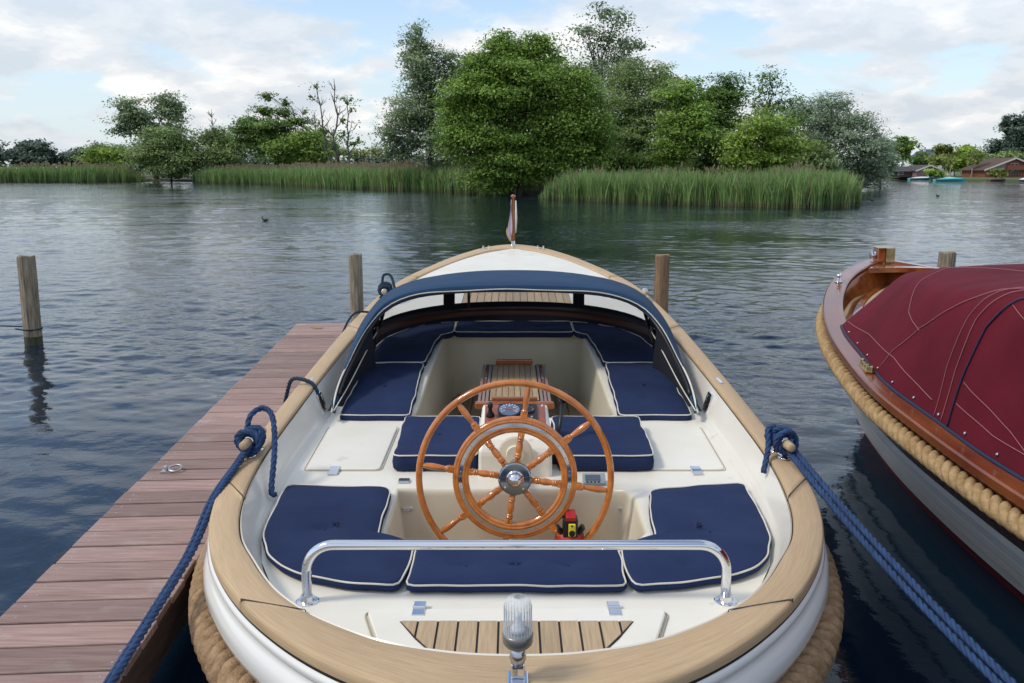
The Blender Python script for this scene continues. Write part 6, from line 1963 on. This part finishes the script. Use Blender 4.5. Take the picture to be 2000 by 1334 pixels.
m_ = MB(); m_.add([(106.6, 229.6, 5), (115, 229.6, 5), (114.2, 233.5, 7.2), (107.4, 233.5, 7.2), (106.6, 240, 5), (115, 240, 5)], [(0, 1, 2, 3), (3, 2, 5, 4), (0, 3, 4), (1, 5, 2)]); m_.mk('roof', M['roofblue'], bh)
m_ = MB(); m_.box(107.3, 107.8, 232, 232.5, 6, 7.7); m_.mk('chimney', M['trimwhite'], bh)
# pale stems in front of the bank
for k, (x, y, ln, lab) in enumerate([(86.0, 176, -.8, 'pale thin birch stem leaning left by the mint boat'), (85.0, 172, .1, 'pale thin birch stem upright left of the turquoise boat'), (91.3, 176, .0, 'left one of two pale birch stems behind the long turquoise boat'),
                                     (92.4, 177, .1, 'rightmost pale birch stem, behind the long turquoise boat')]):
    tree('birch_tree', lab, y, [(x + ln, 4.4, .9, 1.4), (x + ln * .6, 3.4, .7, .8)], 'leaf_yellow', 'pale birches by the far bank', .5, seed=600 + k, size=.35, base=x, bark='birch', trunkr=.13, clump=.2)
def dinghy(label, x, y, L_, m1, m2, yaw, seed, cabin=False):
    t = thing('small_boat', label, 'boat', (x, y, 0), 'small boats moored at the far bank')
    c_, s_ = math.cos(yaw), math.sin(yaw)
    ts = np.linspace(0, 1, 13)
    def pt(u, v, z): return (x + c_ * u - s_ * v, y + s_ * u + c_ * v, z)
    def hwid(t_): return .75 * (1 - max(0, (t_ - .45) / .55) ** 2.2) * (.8 + .2 * min(1, t_ * 4))
    G = []
    for t_ in ts:
        u = (t_ - .5) * L_; w = max(.02, hwid(t_)); zt = .34 + .16 * t_ ** 2
        G.append([pt(u, w * q, zz) for q, zz in ((-1, zt), (-.85, .15), (-.5, -.1), (.5, -.1), (.85, .15), (1, zt))])
    m_ = MB(); m_.grid(G); m_.F.append(tuple(range(6))); m_.mk('hull', m1, t)
    m_ = MB(); m_.grid([[pt((t_ - .5) * L_ * .98, max(.015, hwid(t_)) * q * .97,   .32 + .16 * t_ ** 2 + .26 * (1 - q * q) * math.sin(PI * t_)) for q in (-1, -.5, 0, .5, 1)] for t_ in ts]); m_.mk('boat_cover', m2, t)
    if cabin:
        m_ = MB(); V = [pt(u, v, z) for z in (.5, 1.25) for u, v in ((-.9, -.6), (.7, -.6), (.7, .6), (-.9, .6))]
        m_.add(V, [(0, 3, 2, 1), (4, 5, 6, 7), (0, 1, 5, 4), (1, 2, 6, 5), (2, 3, 7, 6), (3, 0, 4, 7)]); m_.mk('wheelhouse', m2, t, bevel=.08)
        m_ = MB(); V = [pt(u, v, z) for z in (.8, 1.1) for u, v in ((-.7, -.62), (.5, -.62))]; m_.add(V, [(0, 1, 3, 2)]); m_.mk('window', M['windowglass'], t)
dinghy('white and turquoise boat under a pale cover in front of the cabin', 80.6, 174.5, 5.0, M['turq'], M['boatwhite'], .1, 1)
dinghy('dark hulled boat with a pale blue wheelhouse', 83.2, 176.0, 4.0, M['boatdark'], M['boatblue'], 1.2, 2, True)
dinghy('mint boat with a white cover beside the dark hulled one', 82.4, 168.0, 4.4, M['boatgreen'], M['boatwhite'], .15, 3)
dinghy('long low turquoise rowing boat at the bank', 75.9, 153.5, 5.4, M['turq'], M['turq'], .02, 4)
dinghy('small mint and white boat half hidden by the silvery willow', 79.6, 193.0, 3.4, M['boatgreen'], M['boatwhite'], .3, 5)
dinghy('yellow-green boat beside the small mint and white one', 83.8, 192.0, 3.6, M['boatdark'], M['boatyellow'], .1, 6)
dinghy('white open boat in front of the chalet fence', 86.2, 149.0, 3.6, M['boatdark'], M['boatwhite'], 1.0, 7)
dinghy('brown boat left of the white one in front of the chalet', 83.0, 151.5, 3.6, M['roofbrown'], M['roofbrown'], .3, 8)
# low shrubs along that bank
for k, (x, y, mm, lab) in enumerate([(88.5, 163, 'leaf_yellow', 'bright low shrub left of the chalet'), (79.0, 166, 'leaf_green', 'rounded green shrub in front of the cabin')]):
    tree('shore_bush', lab, y, [(x, 1.4, 1.6, 1.0), (x + 1.3, 1.1, 1.2, .7)], mm, 'shrubs on the right-hand far shore', .9, seed=700 + k, size=.35, clump=.2)
